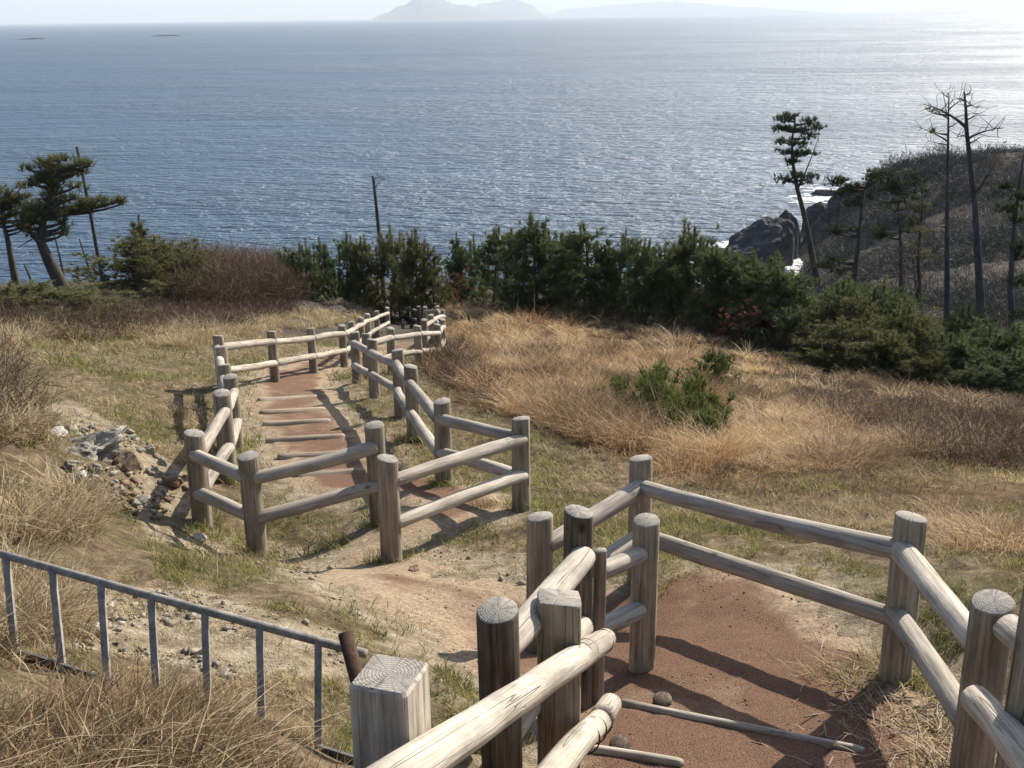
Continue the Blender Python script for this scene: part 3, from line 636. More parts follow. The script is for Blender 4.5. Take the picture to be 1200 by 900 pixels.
# short grass, green and straw, round the paths
x, y = fan(620000, 3.2, 27, 1.45); z = gz(x, y); u, v = proj(np.c_[x, y, z]); r = np.hypot(x, y)
vis = (u > -60) & (u < 1260) & (v < 960)
pd = path_d(x, y); fld = inpoly(u, v, Q_FIELD); dr = inpoly(u, v, Q_DIRT) | inpoly(u, v, Q_DIRT2)
n1 = fbm(x * .9, y * .9, 41); n2 = fbm(x * 3.5, y * 3.5, 43)
n3 = fbm(x * 10, y * 10, 47, 2); dens = sstep(.44, .60, n1 * .35 + n2 * .35 + n3 * .3); dens = np.where(dr, dens * .22, dens); dens *= sstep(-.12, .28, pd + (n2 - .5) * .6); dens = np.where(fld, dens * .6, dens); dens = np.where((u < 140) & (v > 450), dens * .55, dens)
keep = vis & (rng.random(len(x)) < dens); x, y, z, r, n1, pd, u, v, fld = (q[keep] for q in (x, y, z, r, n1, pd, u, v, fld)); nb = len(x)
gn = fbm(x * .7 + 5, y * .7, 51)
greenish = sstep(.44, .58, gn + .10 * (1 - sstep(.1, .9, pd)) + .07 * ((u > 380) & (u < 640) & (v > 400)) + .13 * ((u > 30) & (u < 260) & (v < 450)) + .05 * ((u > 250) & (u < 420) & (v < 560)) + .11 * fld)
isg = rng.random(nb) < greenish * .85
h = rng.uniform(.025, .085, nb) * (.55 + .45 * sstep(3.5, 6.5, r)) * (1 + r * .035) * (.5 + 1.1 * fbm(x * 2.2, y * 2.2, 57)); w = np.maximum(.004, .75 * r / FPX) * rng.uniform(.7, 1.3, nb)
for flag, nm, mt, lb in ((isg, 'green_grass', 'green', 'short green grass beside the paths and fence posts'), (~isg, 'straw_grass', 'straw', 'short pale dead grass over the dirt beside the paths')):
    emit_blades(nm, lb, 'grass', mt, x[flag], y[flag], h[flag], w[flag], rng.uniform(.2, 1.3, flag.sum()), rng.uniform(0, .6, flag.sum()), np.clip(rng.normal(.40, .25, flag.sum()) + (fbm(x[flag] * 4, y[flag] * 4, 58) - .5) * .9, 0, 1), z[flag])
# tall field grass in tussocks
def centres(nn, r0, r1, k, polys, extra=None):
    x, y = fan(nn, r0, r1, k); u, v = proj(np.c_[x, y, gz(x, y)]); kk = np.zeros(nn, bool)
    for p in polys: kk |= inpoly(u, v, p)
    kk &= path_d(x, y) > .12; kk &= ~(inpoly(u, v, [(715, 470), (745, 455), (790, 470), (835, 500), (830, 525), (790, 520)]) & (rng.random(nn) < .75))
    return x[kk], y[kk], u[kk], v[kk]
x, y, u, v = centres(34000, 7, 48, 1.1, [Q_FIELD, Q_MIDST]); gold = inpoly(u, v, Q_GOLD); cl = fbm(x * .55, y * .55, 61)
gold &= fbm(x * .3, y * .3, 67) > .42
kk = rng.random(len(x)) < np.where(gold, sstep(.38, .56, fbm(x * 1.7, y * 1.7, 68)) * .8 + .08, sstep(.44, .58, cl) * .65 + .09); x, y, gold, cl, u = x[kk][:8200], y[kk][:8200], gold[kk][:8200], cl[kk][:8200], u[kk][:8200]
big = rng.random(len(x)) < .26
hh = np.where(gold, .18 + .22 * cl, .07 + .19 * sstep(.45, .7, cl)) * rng.uniform(.45, 1.4, len(x)) * np.where(big, 1.4, .8); rad = np.where(big, .26, .11) * rng.uniform(.6, 1.3, len(x))
bt = np.clip(.42 + (fbm(x * .8, y * .8, 71) - .5) * 1.7 + rng.normal(0, .26, len(x)), 0, 1)
for kb, per in ((~big, 34), (big, 130)):
    idx = np.where(kb)[0]; tx, ty, th, tw, tl, tb, ki = tussocks(x[idx], y[idx], per, rad[idx], hh[idx], .55, (.2, 1.1) if per < 50 else (.4, 1.5), .9); ki = idx[ki]
    tt = np.clip(bt[ki] + rng.normal(0, .2, len(tx)), 0, 1); g_ = (gold[ki] & (bt[ki] > .34)) | (bt[ki] > .55); nm = ' clumps' if per > 50 else ''
    emit_blades('tan_grass', 'golden tan dry grass' + nm + ' filling the slope right of the fence', 'grass', 'tan', tx[g_], ty[g_], th[g_], tw[g_], tl[g_], tb[g_], tt[g_])
    g_ = ~g_; emit_blades('brown_grass', 'brown grey dry grass' + nm + ' on the lower right slope', 'grass', 'brown', tx[g_], ty[g_], th[g_], tw[g_], tl[g_], tb[g_], np.clip(tt[g_] + .12, 0, 1))
kk = gold & (rng.random(len(x)) < .3); tx, ty, th, tw, tl, tb, ki = tussocks(x[kk], y[kk], 5, .2, hh[kk] * 1.7, .42, (.1, .7), .7)
emit_blades('seed_stalks', 'tall pale seed stalks standing above the golden grass', 'grass', 'straw', tx, ty, th, tw, tl, tb, np.clip(rng.normal(.6, .2, len(tx)), 0, 1))
x, y, u, v = centres(24000, 12, 50, .9, [Q_FARL]); kk = fbm(x * .8, y * .8, 39) > .45; x, y = x[kk][:900], y[kk][:900]; h0 = .30 * (.5 + fbm(x * .5, y * .5, 5)) * rng.uniform(.5, 1.4, len(x)); bt = rng.normal(.45, .22, len(x))
tx, ty, th, tw, tl, tb, ki = tussocks(x, y, 60, .26, h0, .55, (.2, 1.3), .9)
emit_blades('far_grass', 'band of tan dry grass behind the left fence below the thicket', 'grass', 'straw', tx, ty, th, tw, tl, tb, np.clip(bt[ki] + rng.normal(0, .2, len(tx)), 0, 1))
x, y, u, v = centres(50000, 3.5, 16, 1., [Q_BANK, Q_ORANGE]); kk = fbm(x * 1.3, y * 1.3, 37) > .47; x, y = x[kk][:150], y[kk][:150]; bt = rng.normal(.4, .28, len(x))
tx, ty, th, tw, tl, tb, ki = tussocks(x, y, 105, .17, rng.uniform(.14, .32, len(x)), .95, (.5, 2.0), 1.1)
tt = np.clip(bt[ki] + rng.normal(0, .25, len(tx)), 0, 1); g_ = rng.random(len(tx)) < .55
emit_blades('bank_grass', 'drooping straw coloured grass on the left bank', 'grass', 'straw', tx[g_], ty[g_], th[g_], tw[g_], tl[g_], tb[g_], tt[g_])
g_ = ~g_; emit_blades('bank_litter', 'brown dead grass under the straw on the left bank', 'grass', 'brown', tx[g_], ty[g_], th[g_] * .8, tw[g_], tl[g_], tb[g_], tt[g_])
x, y, u, v = centres(40000, 1.7, 5.2, .6, [Q_NEAR]); x, y = x[:520], y[:520]; bt = rng.normal(.22, .24, len(x))
tx, ty, th, tw, tl, tb, ki = tussocks(x, y, 95, .13, rng.uniform(.05, .13, len(x)), .75, (.5, 2.2), 1.0)
emit_blades('dead_grass', 'tangled brown dead grass in front of the metal railing at lower left', 'grass', 'brown', tx, ty, th, tw, tl, tb, np.clip(bt[ki] + rng.normal(0, .28, len(tx)), 0, 1))
tx, ty, th, tw, tl, tb, ki = tussocks(x[:90], y[:90], 14, .15, .12, .8, (.8, 3.2), 1.1)
emit_blades('pale_grass', 'long pale straw stalks among the brown grass at lower left', 'grass', 'straw', tx, ty, th, tw, tl + [.6, .2], tb, np.clip(rng.normal(.5, .25, len(tx)), 0, 1))
tx, ty, th, tw, tl, tb, ki = tussocks(x[150:230], y[150:230], 40, .1, .09, .8, (.3, 1.2), .8)
emit_blades('green_tufts', 'small green tufts among the brown grass at lower left', 'grass', 'green', tx, ty, th, tw, tl, tb, np.clip(rng.normal(.4, .25, len(tx)), 0, 1))
# dead stems heaped at the right fence posts
c = np.array([G(1035, 800)[:2], G(1060, 850)[:2], G(1090, 890)[:2], G(1010, 790)[:2]]); k = rng.integers(0, 4, 1500)
x = c[k, 0] + rng.normal(0, .13, 1500); y = c[k, 1] + rng.normal(0, .11, 1500)
emit_blades('dead_stems', 'tangle of grey dead stems heaped at the foot of the right corner post', 'dead stems', 'brown', x, y, rng.uniform(.03, .09, 1500), np.full(1500, .006), rng.uniform(.8, 3.6, 1500), rng.uniform(0, .9, 1500), np.clip(rng.normal(.7, .3, 1500), 0, 1))
mb = MB()
for k in range(46):
    p = G(*[(1040, 800), (1070, 850), (1010, 830), (1100, 890), (985, 870), (1000, 780)][k % 6]); a = rng.uniform(0, 6.28); l = rng.uniform(.12, .5); p = p + [*rng.normal(0, .14, 2), 0]
    q = [p[:2] + np.array([math.cos(a), math.sin(a)]) * l * f + rng.normal(0, .03, 2) * l for f in np.linspace(-.5, .5, 6)]
    mb.tube([(c[0], c[1], gz1(*c) + .012 + rng.uniform(0, .02) + .05 * rng.random() * (i in (0, 5))) for i, c in enumerate(q)], [.004, .0045, .004, .0035, .003, .0015], 5)
tag(link('fallen_twigs', mb.mesh('fallen_twigs'), M['sandy']), 'fallen grey twigs and vine stems on the landing by the right corner post', 'twigs', kind='stuff')
# grass tufts round fence feet
px_ = [k for k in ('H1', 'H2', 'H3', 'N', 'P1', 'P2', 'P3', 'G', 'R1', 'R2', 'H4', 'H5')]
cx = np.array([TOP[k][0] for k in px_]); cy = np.array([TOP[k][1] for k in px_])
cx = np.concatenate([cx + rng.normal(0, .13, len(cx)) for _ in range(7)]); cy = np.concatenate([cy + rng.normal(0, .11, len(cy)) for _ in range(7)])
tx, ty, th, tw, tl, tb, ki = tussocks(cx, cy, 60, .1, .15, .7, (.2, 1.), .7)
emit_blades('post_grass', 'tufts of green and yellow grass round the feet of the fence posts', 'grass', 'green', tx, ty, th, tw, tl, tb, np.clip(rng.normal(.45, .3, len(tx)), 0, 1))

# ------------------------------------------------------------------ bare brush
def brush(name, label, polys, nn, cap, r0, r1, hgt, per, m='twig', rad=.5, wpx=.55, k=.6, dcl=None):
    x, y = fan(nn, r0, r1, k); z = gz(x, y); u, v = proj(np.c_[x, y, z]); kk = np.zeros(nn, bool)
    for p in polys: kk |= inpoly(u, v, p)
    kk &= path_d(x, y) > .5
    x, y = x[kk][:cap], y[kk][:cap]
    return twigs(name, label, x, y, hgt * rng.uniform(.45, 1.15, len(x)) * (.6 + .8 * fbm(x * .2, y * .2, 13)), rad, per, m, wpx)
def twigs(name, label, x, y, h, rad, per, m, wpx, cat='brush'):
    # domed bushes: crooked twigs that start all through the dome and point up and outward
    k = np.repeat(np.arange(len(x)), per); nb = len(k); o = rng.normal(size=(nb, 3)); o /= np.linalg.norm(o, axis=1)[:, None]; o[:, 2] = np.abs(o[:, 2])
    q = rng.random((nb, 1)) ** .6; zc = gz(x, y); sc = np.c_[rad * h / h.mean(), rad * h / h.mean(), h * .8][k] if np.ndim(h) else None
    b = np.c_[x, y, zc][k] + o * q * sc - [0, 0, .05]
    d = o * [.8, .8, .5] + [0, 0, .45] + rng.normal(0, .55, (nb, 3)); d /= np.linalg.norm(d, axis=1)[:, None]
    L = (h[k] * rng.uniform(.12, .42, nb))[:, None]; w = np.maximum(.006, wpx * np.hypot(b[:, 0], b[:, 1]) / FPX * rng.uniform(.6, 1.3, nb))[:, None]
    s1 = np.cross(d, rng.normal(size=(nb, 3))); s1 /= np.linalg.norm(s1, axis=1)[:, None]
    mid = b + d * L * .5 + rng.normal(0, .09, (nb, 3)) * L; tip = mid + d * L * .5 + rng.normal(0, .16, (nb, 3)) * L
    V = np.stack([b - s1 * w / 2, b + s1 * w / 2, mid + s1 * w * .4, mid - s1 * w * .4, tip], 1)
    F = np.array([(0, 1, 2), (0, 2, 3), (3, 2, 4)])[None] + (np.arange(nb) * 5)[:, None, None]
    cl = (fbm(x * .25, y * .25, 19) - .5) * 1.0 + (fbm(x * .03, y * .03, 91) - .5) * 1.6 + rng.normal(0, .2, len(x))
    return tag(link(name, trimesh(name, V.reshape(-1, 3), F.reshape(-1, 3), np.repeat(np.clip(.45 + cl[k] + rng.normal(0, .2, nb), 0, 1), 5)), M[m]), label, cat, kind='stuff')
brush('bare_thicket', 'grey brown bare thicket behind the left field', [[(185, 318), (350, 318), (345, 352), (300, 362), (185, 362)]], 30000, 900, 36, 66, 1.75, 190, rad=1., wpx=.42)
brush('low_brush', 'low brown brush along the far edge of the left field', [[(-40, 352), (340, 352), (350, 368), (250, 388), (120, 398), (-40, 405)]], 30000, 900, 20, 45, .62, 130, rad=.6, wpx=.45)
brush('right_brush', 'grey brown brushwood below the pine shrubs on the right', [[(880, 415), (960, 440), (1210, 470), (1210, 560), (1080, 540), (950, 490)]], 30000, 1300, 12, 36, .42, 80, rad=.4)
brush('pine_underbrush', 'dark brown undergrowth between the young pines', [[(330, 340), (520, 345), (560, 362), (720, 384), (860, 402), (960, 432), (1100, 440), (1210, 455), (1210, 400), (900, 350), (600, 335), (330, 325)]], 30000, 1000, 28, 62, .9, 90, 'twig', rad=.7)
brush('fence_stems', 'brown seed stems standing beside the zigzag fence', [[(492, 405), (520, 400), (560, 440), (590, 480), (560, 470), (500, 450)]], 30000, 170, 10, 24, .6, 60, rad=.22)
brush('left_edge_stems', 'bare brown stems standing at the left edge of the photo', [[(-30, 440), (20, 440), (40, 490), (-30, 520)]], 60000, 34, 9, 18, .75, 70, rad=.35)
brush('valley_brush', 'grey brown brush in the hollow behind the right pine bushes', [[(930, 320), (1300, 350), (1300, 450), (930, 425)]], 60000, 1500, 36, 95, 1.1, 80, 'twig_grey', rad=1.0, wpx=.5, k=.3)
# scrub over the headland
hx = rng.uniform(20, 240, 42000); hy = rng.uniform(37, 300, 42000); hz = gz(hx, hy); u, v = proj(np.c_[hx, hy, hz]); kk = (hz > 1.2) & (u > 925) & (u < 1290) & ((hx > 26) | (hy < 110))
hx, hy = hx[kk][:14000], hy[kk][:14000]
hx, hy = hx[:13000], hy[:13000]
twigs('hillside_scrub', 'dark grey brown bare scrub covering the headland', hx, hy, 2.2 * (.15 + 1.2 * fbm(hx * .05, hy * .05, 23) ** 1.5) * rng.uniform(.35, 1.5, len(hx)), 1.4, 60, 'twig_grey', .5, 'scrub')

k_ = fbm(hx * .04, hy * .04, 33) > .5; k_ &= (hy > 110); tx, ty = hx[k_][:420], hy[k_][:420]
twigs('hillside_trees', 'taller bare trees and thickets scattered over the headland', tx, ty, rng.uniform(1.8, 4.4, len(tx)), 1.7, 150, 'twig_grey', .55, 'scrub')
# ------------------------------------------------------------------ pines and bare trees
def tufts(cent, dirs, nn, L, w, tint, spread=1.):
    # needle tufts: nn slim needles round each centre, opening along dirs
    k = np.repeat(np.arange(len(cent)), nn); d = dirs[k] + rng.normal(0, .55 * spread, (len(k), 3)); d /= np.linalg.norm(d, axis=1)[:, None] + 1e-9
    s = np.cross(d, rng.normal(size=(len(k), 3))); s /= np.linalg.norm(s, axis=1)[:, None] + 1e-9
    l = L * rng.uniform(.6, 1.15, (len(k), 1)); b = cent[k] + d * l * rng.uniform(-.15, .1, (len(k), 1))
    V = np.stack([b - s * w / 2, b + s * w / 2, b + d * l], 1)
    t = np.repeat(np.clip(tint[k] + rng.normal(0, .12, len(k)), 0, 1), 3)
    return V.reshape(-1, 3), np.arange(len(k) * 3).reshape(-1, 3), t
def young_pine(seed, h, spread, dens=1., L=.20, w=.022):
    rs = np.random.default_rng(seed); mb = MB(); cen = []; dr = []; tn = []
    lean = rs.normal(0, .04, 2)
    ax = lambda t: np.array([lean[0] * h * t * t, lean[1] * h * t * t, h * t])
    mb.tube([ax(t) for t in (-.06, .0, .3, .6, .85, 1.)], [.05 * h / 3.2, .045 * h / 3.2, .035 * h / 3.2, .024 * h / 3.2, .014, .006], 7)
    nwh = max(7, int(h * 3.6)); 
    for i in range(nwh):
        t = .04 + .92 * (i + rs.uniform(-.3, .3)) / nwh; Rm = spread * (1.02 - t) ** .75 * (.75 + .4 * (t > .15))
        for j in range(rs.integers(5, 8)):
            a = rs.uniform(0, 6.283); ln = Rm * rs.uniform(.55, 1.15) + .12; up = rs.uniform(.15, .5) + .45 * t
            p0 = ax(t); o = np.array([math.cos(a), math.sin(a), 0])
            p1 = p0 + o * ln * .6 + [0, 0, ln * .25 * up]; p2 = p0 + o * ln + [0, 0, ln * up * .8]
            mb.tube([p0, p1, p2], [.013, .009, .004], 4, cap=False)
            m = max(4, int(ln * 13 * dens)); tv = rs.uniform(.25, .65)
            for q in np.linspace(.25, 1, m):
                c = (p0 * (1 - q) + p1 * q) * (1 - q) + p2 * q if False else ((1 - q) ** 2 * p0 + 2 * q * (1 - q) * p1 + q * q * p2)
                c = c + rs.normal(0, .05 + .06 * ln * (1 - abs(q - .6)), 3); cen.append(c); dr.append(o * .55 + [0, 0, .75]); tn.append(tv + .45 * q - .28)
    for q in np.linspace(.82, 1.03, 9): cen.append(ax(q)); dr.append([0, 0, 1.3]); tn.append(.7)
    for _ in range(14):
        a, q = rs.uniform(0, 6.28), rs.uniform(.35, .8); p = ax(q) + np.array([math.cos(a), math.sin(a), 0]) * spread * (1 - q) * .8; l = rs.uniform(.3, .75)
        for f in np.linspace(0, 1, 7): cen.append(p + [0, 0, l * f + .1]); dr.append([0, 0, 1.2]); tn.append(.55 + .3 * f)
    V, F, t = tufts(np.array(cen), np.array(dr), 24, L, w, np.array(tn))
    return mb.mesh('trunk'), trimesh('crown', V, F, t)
ORD = ['first', 'second', 'third', 'fourth', 'fifth', 'sixth', 'seventh', 'eighth', 'ninth', 'tenth', 'eleventh', 'twelfth', 'thirteenth', 'fourteenth', 'fifteenth', 'sixteenth', 'seventeenth', 'eighteenth', 'nineteenth', 'twentieth', 'twenty-first', 'twenty-second', 'twenty-third', 'twenty-fourth', 'twenty-fifth', 'twenty-sixth', 'twenty-seventh', 'twenty-eighth', 'twenty-ninth', 'thirtieth']
VAR = [young_pine(200 + i, 3.2, s_) for i, s_ in enumerate((.85, 1.0, .75, .95, 1.1, .8))]
VARB = [young_pine(300 + i, 2.2, s_, 1.15) for i, s_ in enumerate((1.55, 1.75, 1.4))]
def place_pine(px, py_top, r, width, label, group, mt='needles', var=None, cat='pine tree', name='young_pine', sink=0.):
    d = ray(px, py_top); p = CAM + d * r; z = gz1(p[0], p[1]) - sink; h = max(p[2] - z, .4)
    k = var if var is not None else random.choice(VAR); h0 = k[1].vertices[0].co.z * 0 + (3.2 if k in VAR else 2.2)
    t = thing(name, label, cat, (p[0], p[1], z), group); s = h / h0 * .97; a = random.uniform(0, 6.28)
    mt_ = M[mt]
    for nm, me, mm in (('trunk', k[0], M['bark']), ('crown', k[1], mt_)):
        if not me.materials: me.materials.append(mm)
        o = bpy.data.objects.new(nm, me); COL.objects.link(o); o.parent = t
        if me.materials[0] != mm: o.material_slots[0].link = 'OBJECT'; o.material_slots[0].material = mm
    t.scale = (width, width, s); t.rotation_euler = (0, 0, a); return t
row = [(352, 290, 45, .95), (378, 283, 44, 1.2), (402, 280, 43, 1.15), (425, 288, 42, 1.), (462, 292, 42, 1.1), (484, 282, 41, 1.15), (505, 290, 42, 1.), (532, 287, 47, .9), (552, 292, 46, .9), (575, 270, 42, 1.),
       (600, 272, 41, 1.05), (628, 263, 39, 1.25), (650, 275, 40, 1.1), (668, 286, 38, 1.), (692, 263, 38, 1.1), (716, 290, 38, 1.1), (738, 285, 38, 1.), (757, 290, 37, 1.), (778, 287, 36, 1.1), (798, 284, 36, 1.),
       (816, 274, 36, 1.1), (836, 291, 35, 1.), (858, 300, 35, 1.1), (880, 306, 34, 1.1), (902, 314, 34, 1.2), (925, 325, 33, 1.1)]
for i, (px, py, r, wd) in enumerate(row):
    ht = ' and tall' if py < 275 else (' and low' if py > 291 else '')
    wd *= random.uniform(.72, 1.2); py += -5 + random.uniform(-7, 7)
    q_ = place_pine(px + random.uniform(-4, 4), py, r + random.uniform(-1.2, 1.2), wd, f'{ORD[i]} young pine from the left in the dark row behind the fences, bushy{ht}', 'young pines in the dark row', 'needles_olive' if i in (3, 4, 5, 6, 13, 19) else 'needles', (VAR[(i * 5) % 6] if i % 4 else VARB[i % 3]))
    q_.rotation_euler[0] = random.uniform(-.07, .07); q_.rotation_euler[1] = random.uniform(-.07, .07)
shr = [(942, 345, 34, .9), (966, 352, 32, 1.15), (990, 333, 33, 1.3), (1014, 348, 31.5, 1.1), (1040, 338, 33, 1.35), (1064, 362, 31, 1.2), (1086, 372, 32, 1.0), (1116, 392, 30.5, 1.1), (1138, 362, 33, .9), (1160, 384, 31.5, 1.2), (1186, 412, 30, 1.0), (1212, 388, 32, 1.3), (868, 340, 34.5, .9), (898, 348, 33.5, 1.1), (1002, 382, 30.2, 1.1), (1046, 392, 29.8, 1.0), (968, 388, 30.8, .9), (1088, 418, 29.6, .8), (926, 362, 32.4, 1.1), (1150, 425, 29.3, .8)]
for i, (px, py, r, wd) in enumerate(sorted(shr)):
    place_pine(px, py, r, wd * .9, f'{ORD[i]} from the left of the broad pine bushes under the bare trees on the right', 'pine bushes on the right', 'needles_olive' if 950 < px < 1100 and i % 3 else ('needles_dark' if i % 5 == 0 else 'needles'), VARB[i % 3] if i % 4 else VAR[i % 6], 'pine bush', 'pine_bush')
lsh = [(5, 338, 25, 1.2, 'leftmost low dark green bush below the leaning pine'), (40, 344, 25, 1.2, 'low dark green bush in front of the leaning pine trunk'), (76, 352, 25, 1.0, 'low dark green bush just right of the leaning pine foot'),
       (158, 256, 40, .8, 'pointed dark green conifer right of the thin dead trunks'), (165, 284, 38.5, 1.5, 'broad dark green conifer bush before the grey thicket'), (200, 297, 39, 1.2, 'rounded conifer bush at the left end of the grey thicket')]
for px, py, r, wd, lb in lsh:
    place_pine(px, py, r, wd, lb, None, 'needles_olive', random.choice(VARB if py > 280 else VAR), 'bush', 'conifer_bush')
# low green pine sprawling in the dry grass
sprw = [(815, 526, .42), (800, 518, .55), (832, 520, .36), (786, 505, .6), (770, 494, .62), (752, 484, .5), (728, 474, .4), (796, 492, .62), (820, 505, .5), (712, 470, .32), (762, 478, .6), (838, 490, .34), (780, 478, .7), (808, 478, .5)]
sprw = [(px + dx, py + dy, h_ * random.uniform(.75, 1.1)) for px, py, h_ in sprw for dx, dy in ((0, 0), (random.uniform(-11, 11), random.uniform(-5, 8)), (random.uniform(-11, 11), random.uniform(-5, 8)))]
t = thing('low_pine', 'low bright green young pine sprawling in the golden grass', 'pine tree', G(785, 498))
tr = MB(); VV, FF, TT = [], [], []; off = 0
for i, (px, py, h_) in enumerate(sprw):
    b = G(px, py) - [0, 0, .03]; tip = b + np.array([*rng.normal(0, .10, 2) * h_ * 2, h_])
    q1 = b + (tip - b) * .5 + rng.normal(0, .04, 3); tr.tube([np.array(t.location) - [0, 0, .04], (np.array(t.location) + b) / 2 + [0, 0, .03], b + [0, 0, .05], q1, tip], [.03, .024, .02, .014, .006], 5)
    for k in range(20):
        f = rng.uniform(.15, 1.06); c = b + (tip - b) * f + rng.normal(0, 1, 3) * np.array([.05, .05, .03]) * (1.3 - .6 * f)
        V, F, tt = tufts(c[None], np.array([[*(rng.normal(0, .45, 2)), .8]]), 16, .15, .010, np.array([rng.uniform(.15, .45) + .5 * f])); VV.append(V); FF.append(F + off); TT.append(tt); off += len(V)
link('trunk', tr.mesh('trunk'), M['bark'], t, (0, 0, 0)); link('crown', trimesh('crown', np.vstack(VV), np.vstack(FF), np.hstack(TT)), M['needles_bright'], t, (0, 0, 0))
for (px, py, r, lb) in ((838, 415, 19.5, 'small green pine seedling clump upslope of the low bright pine'), ):
    place_pine(px, py, r, .3, lb, None, 'needles_bright', VARB[1], 'seedling', 'pine_seedling')

def bez(p0, p1, p2, k): return [tuple((1 - q) ** 2 * p0 + 2 * q * (1 - q) * p1 + q * q * p2) for q in np.linspace(0, 1, k)]
def tall_pine(label, trunk_px, rad, pads, r, group, mt='needles', bark='bark', name='pine_tree', cat='pine tree', L=.26, w=.03, dead=()):
    tp_ = .4 if name == 'dead_trunk' else .82
    # trunk_px: px positions bottom to top at distance r; pads: (px, py, half width px, half height px, tufts)
    pts = [P(px, py, r + dr) for px, py, dr in [(*q, 0) if len(q) == 2 else q for q in trunk_px]]
    b = pts[0]; zb = gz1(b[0], b[1]); t = thing(name, label, cat, (b[0], b[1], min(b[2], zb)), group); mb = MB(); br = MB()
    lo = np.array([b[0], b[1], min(zb, b[2]) - .5]); full = [lo] + pts
    mb.tube(full, [rad * 1.1] + [rad * (1 - tp_ * (i / max(1, len(pts) - 1))) for i in range(len(pts))], 9)
    br = mb
    cen, dr, tn = [], [], []; pa = np.array(pts); px2m = r / FPX
    dense = np.vstack([pa[i] + (pa[i + 1] - pa[i]) * q for i in range(len(pa) - 1) for q in np.linspace(0, 1, 30)])
    sp_ = []
    for q in pads:
        if q[4] < 40: sp_.append(q); continue
        m_ = 6 if q[4] > 90 else 4
        for k in range(m_): sp_.append((q[0] + random.uniform(-.9, .9) * q[2], q[1] + (k / (m_ - 1) - .5) * 1.5 * q[3], q[2] * random.uniform(.35, .6), q[3] * random.uniform(.25, .45), int(q[4] * .85 / m_)))
    for (px, py, hw, hh, nt_) in sp_:
        c = P(px, py, r + rng.uniform(-1, 1) * hw * px2m * .6)
        d = np.linalg.norm(dense - c, axis=1) + np.maximum(0, dense[:, 2] - c[2] + .1) * 3; s0 = dense[int(np.argmin(d))]
        mid = (s0 + c) / 2 + np.array([0, 0, -.12 * np.linalg.norm(c - s0)]); br.tube(bez(s0, mid, c, 5), [rad * .38, rad * .3, rad * .22, rad * .15, rad * .08], 5, cap=False)
        for k in range(nt_):
            o = rng.normal(size=3); o /= np.linalg.norm(o); o *= rng.random() ** .5 * (1.25 if rng.random() < .15 else 1); q = c + o * np.array([hw, hw * .9, hh]) * px2m
            if k % 4 == 0: br.tube([tuple(c), tuple((c + q) / 2 - np.array([0, 0, .03])), tuple(q)], [rad * .09, rad * .06, .008], 4, cap=False)
            cen.append(q); dr.append([o[0] * .5, o[1] * .5, .8]); tn.append(.5 + .42 * o[2] + rng.normal(0, .12))  # tint rises with height in each pad: sunlit tops painted lighter, undersides darker
    for (x0, y0, x1, y1, x2, y2, q) in dead:
        B0 = P(x0, y0, r); B0 = dense[int(np.argmin(np.linalg.norm(dense - B0, axis=1)))]; B1 = P(x1, y1, r + rng.uniform(-.3, .3)); B2 = P(x2, y2, r + rng.uniform(-.8, .8))
        br.tube(bez(B0, B1, B2, 6), [rad * q, rad * q * .8, rad * q * .6, rad * q * .45, rad * q * .3, rad * q * .12], 5, cap=False)
        for k in range(9):
            f = rng.uniform(.3, 1); a = (1 - f) ** 2 * B0 + 2 * f * (1 - f) * B1 + f * f * B2; e = a + rng.normal(0, 1, 3) * np.array([.38, .38, .25]) + [0, 0, .1]
            br.tube([tuple(a), tuple((a + e) / 2 + rng.normal(0, .04, 3)), tuple(e)], [rad * q * .28, rad * q * .2, .006], 4, cap=False)
    link('trunk', mb.mesh('trunk'), M[bark], t)
    if cen:
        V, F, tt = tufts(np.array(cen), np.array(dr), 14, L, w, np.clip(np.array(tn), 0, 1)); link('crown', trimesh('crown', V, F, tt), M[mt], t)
    for o in t.children: o.location = -t.location
    return t
tall_pine('stout leaning pine with a spreading flat crown at the left, before the sea', [(76, 343), (66, 322), (56, 302), (48, 284), (50, 262), (58, 232), (62, 200)], .27,
          [(70, 193, 30, 8, 130), (45, 205, 16, 9, 60), (50, 218, 20, 9, 70), (75, 212, 22, 10, 80), (92, 196, 14, 6, 40), (62, 245, 30, 18, 170), (85, 240, 16, 10, 60), (110, 240, 20, 7, 80), (130, 238, 17, 4, 40), (40, 262, 22, 14, 70), (70, 268, 16, 10, 40)],
          42, None, 'needles_olive', L=.30, w=.026, dead=[(48, 284, 38, 280, 32, 262, .5)])
tall_pine('pine at the left edge of the photo with a rounded crown, only partly in frame', [(22, 345), (16, 318), (10, 285), (4, 262), (0, 240)], .16,
          [(8, 228, 22, 12, 110), (20, 244, 22, 14, 120), (0, 252, 26, 16, 110), (28, 262, 14, 10, 50), (-12, 240, 16, 16, 60)], 43, None, 'needles_olive', L=.24, w=.03)
for tp, lb, rad in (([(122, 335), (115, 300), (106, 250), (98, 210), (90, 172)], 'tallest thin dead trunk at the left, passing behind the leaning pine crown', .085), ([(110, 330), (101, 305), (93, 280)], 'short thin dead trunk leaning beside the tall dead one', .045),
                    ([(75, 325), (70, 300), (64, 276)], 'thin dead trunk just right of the leaning pine trunk', .05), ([(38, 332), (33, 320), (28, 309)], 'short broken dead trunk left of the leaning pine', .05)):
    tall_pine(lb, tp, rad, [], 47, None, bark='bark_grey', name='dead_trunk', cat='dead tree')
tall_pine('bare dead trunk with a small hooked top standing alone in front of the sea', [(447, 300), (443, 262), (440, 232), (437, 206)], .095, [], 51, None, bark='bark_grey', name='dead_trunk', cat='dead tree', dead=[(438, 222, 443, 214, 449, 208, .3), (437, 210, 444, 206, 452, 211, .25), (438, 215, 442, 210, 446, 206, .2)])
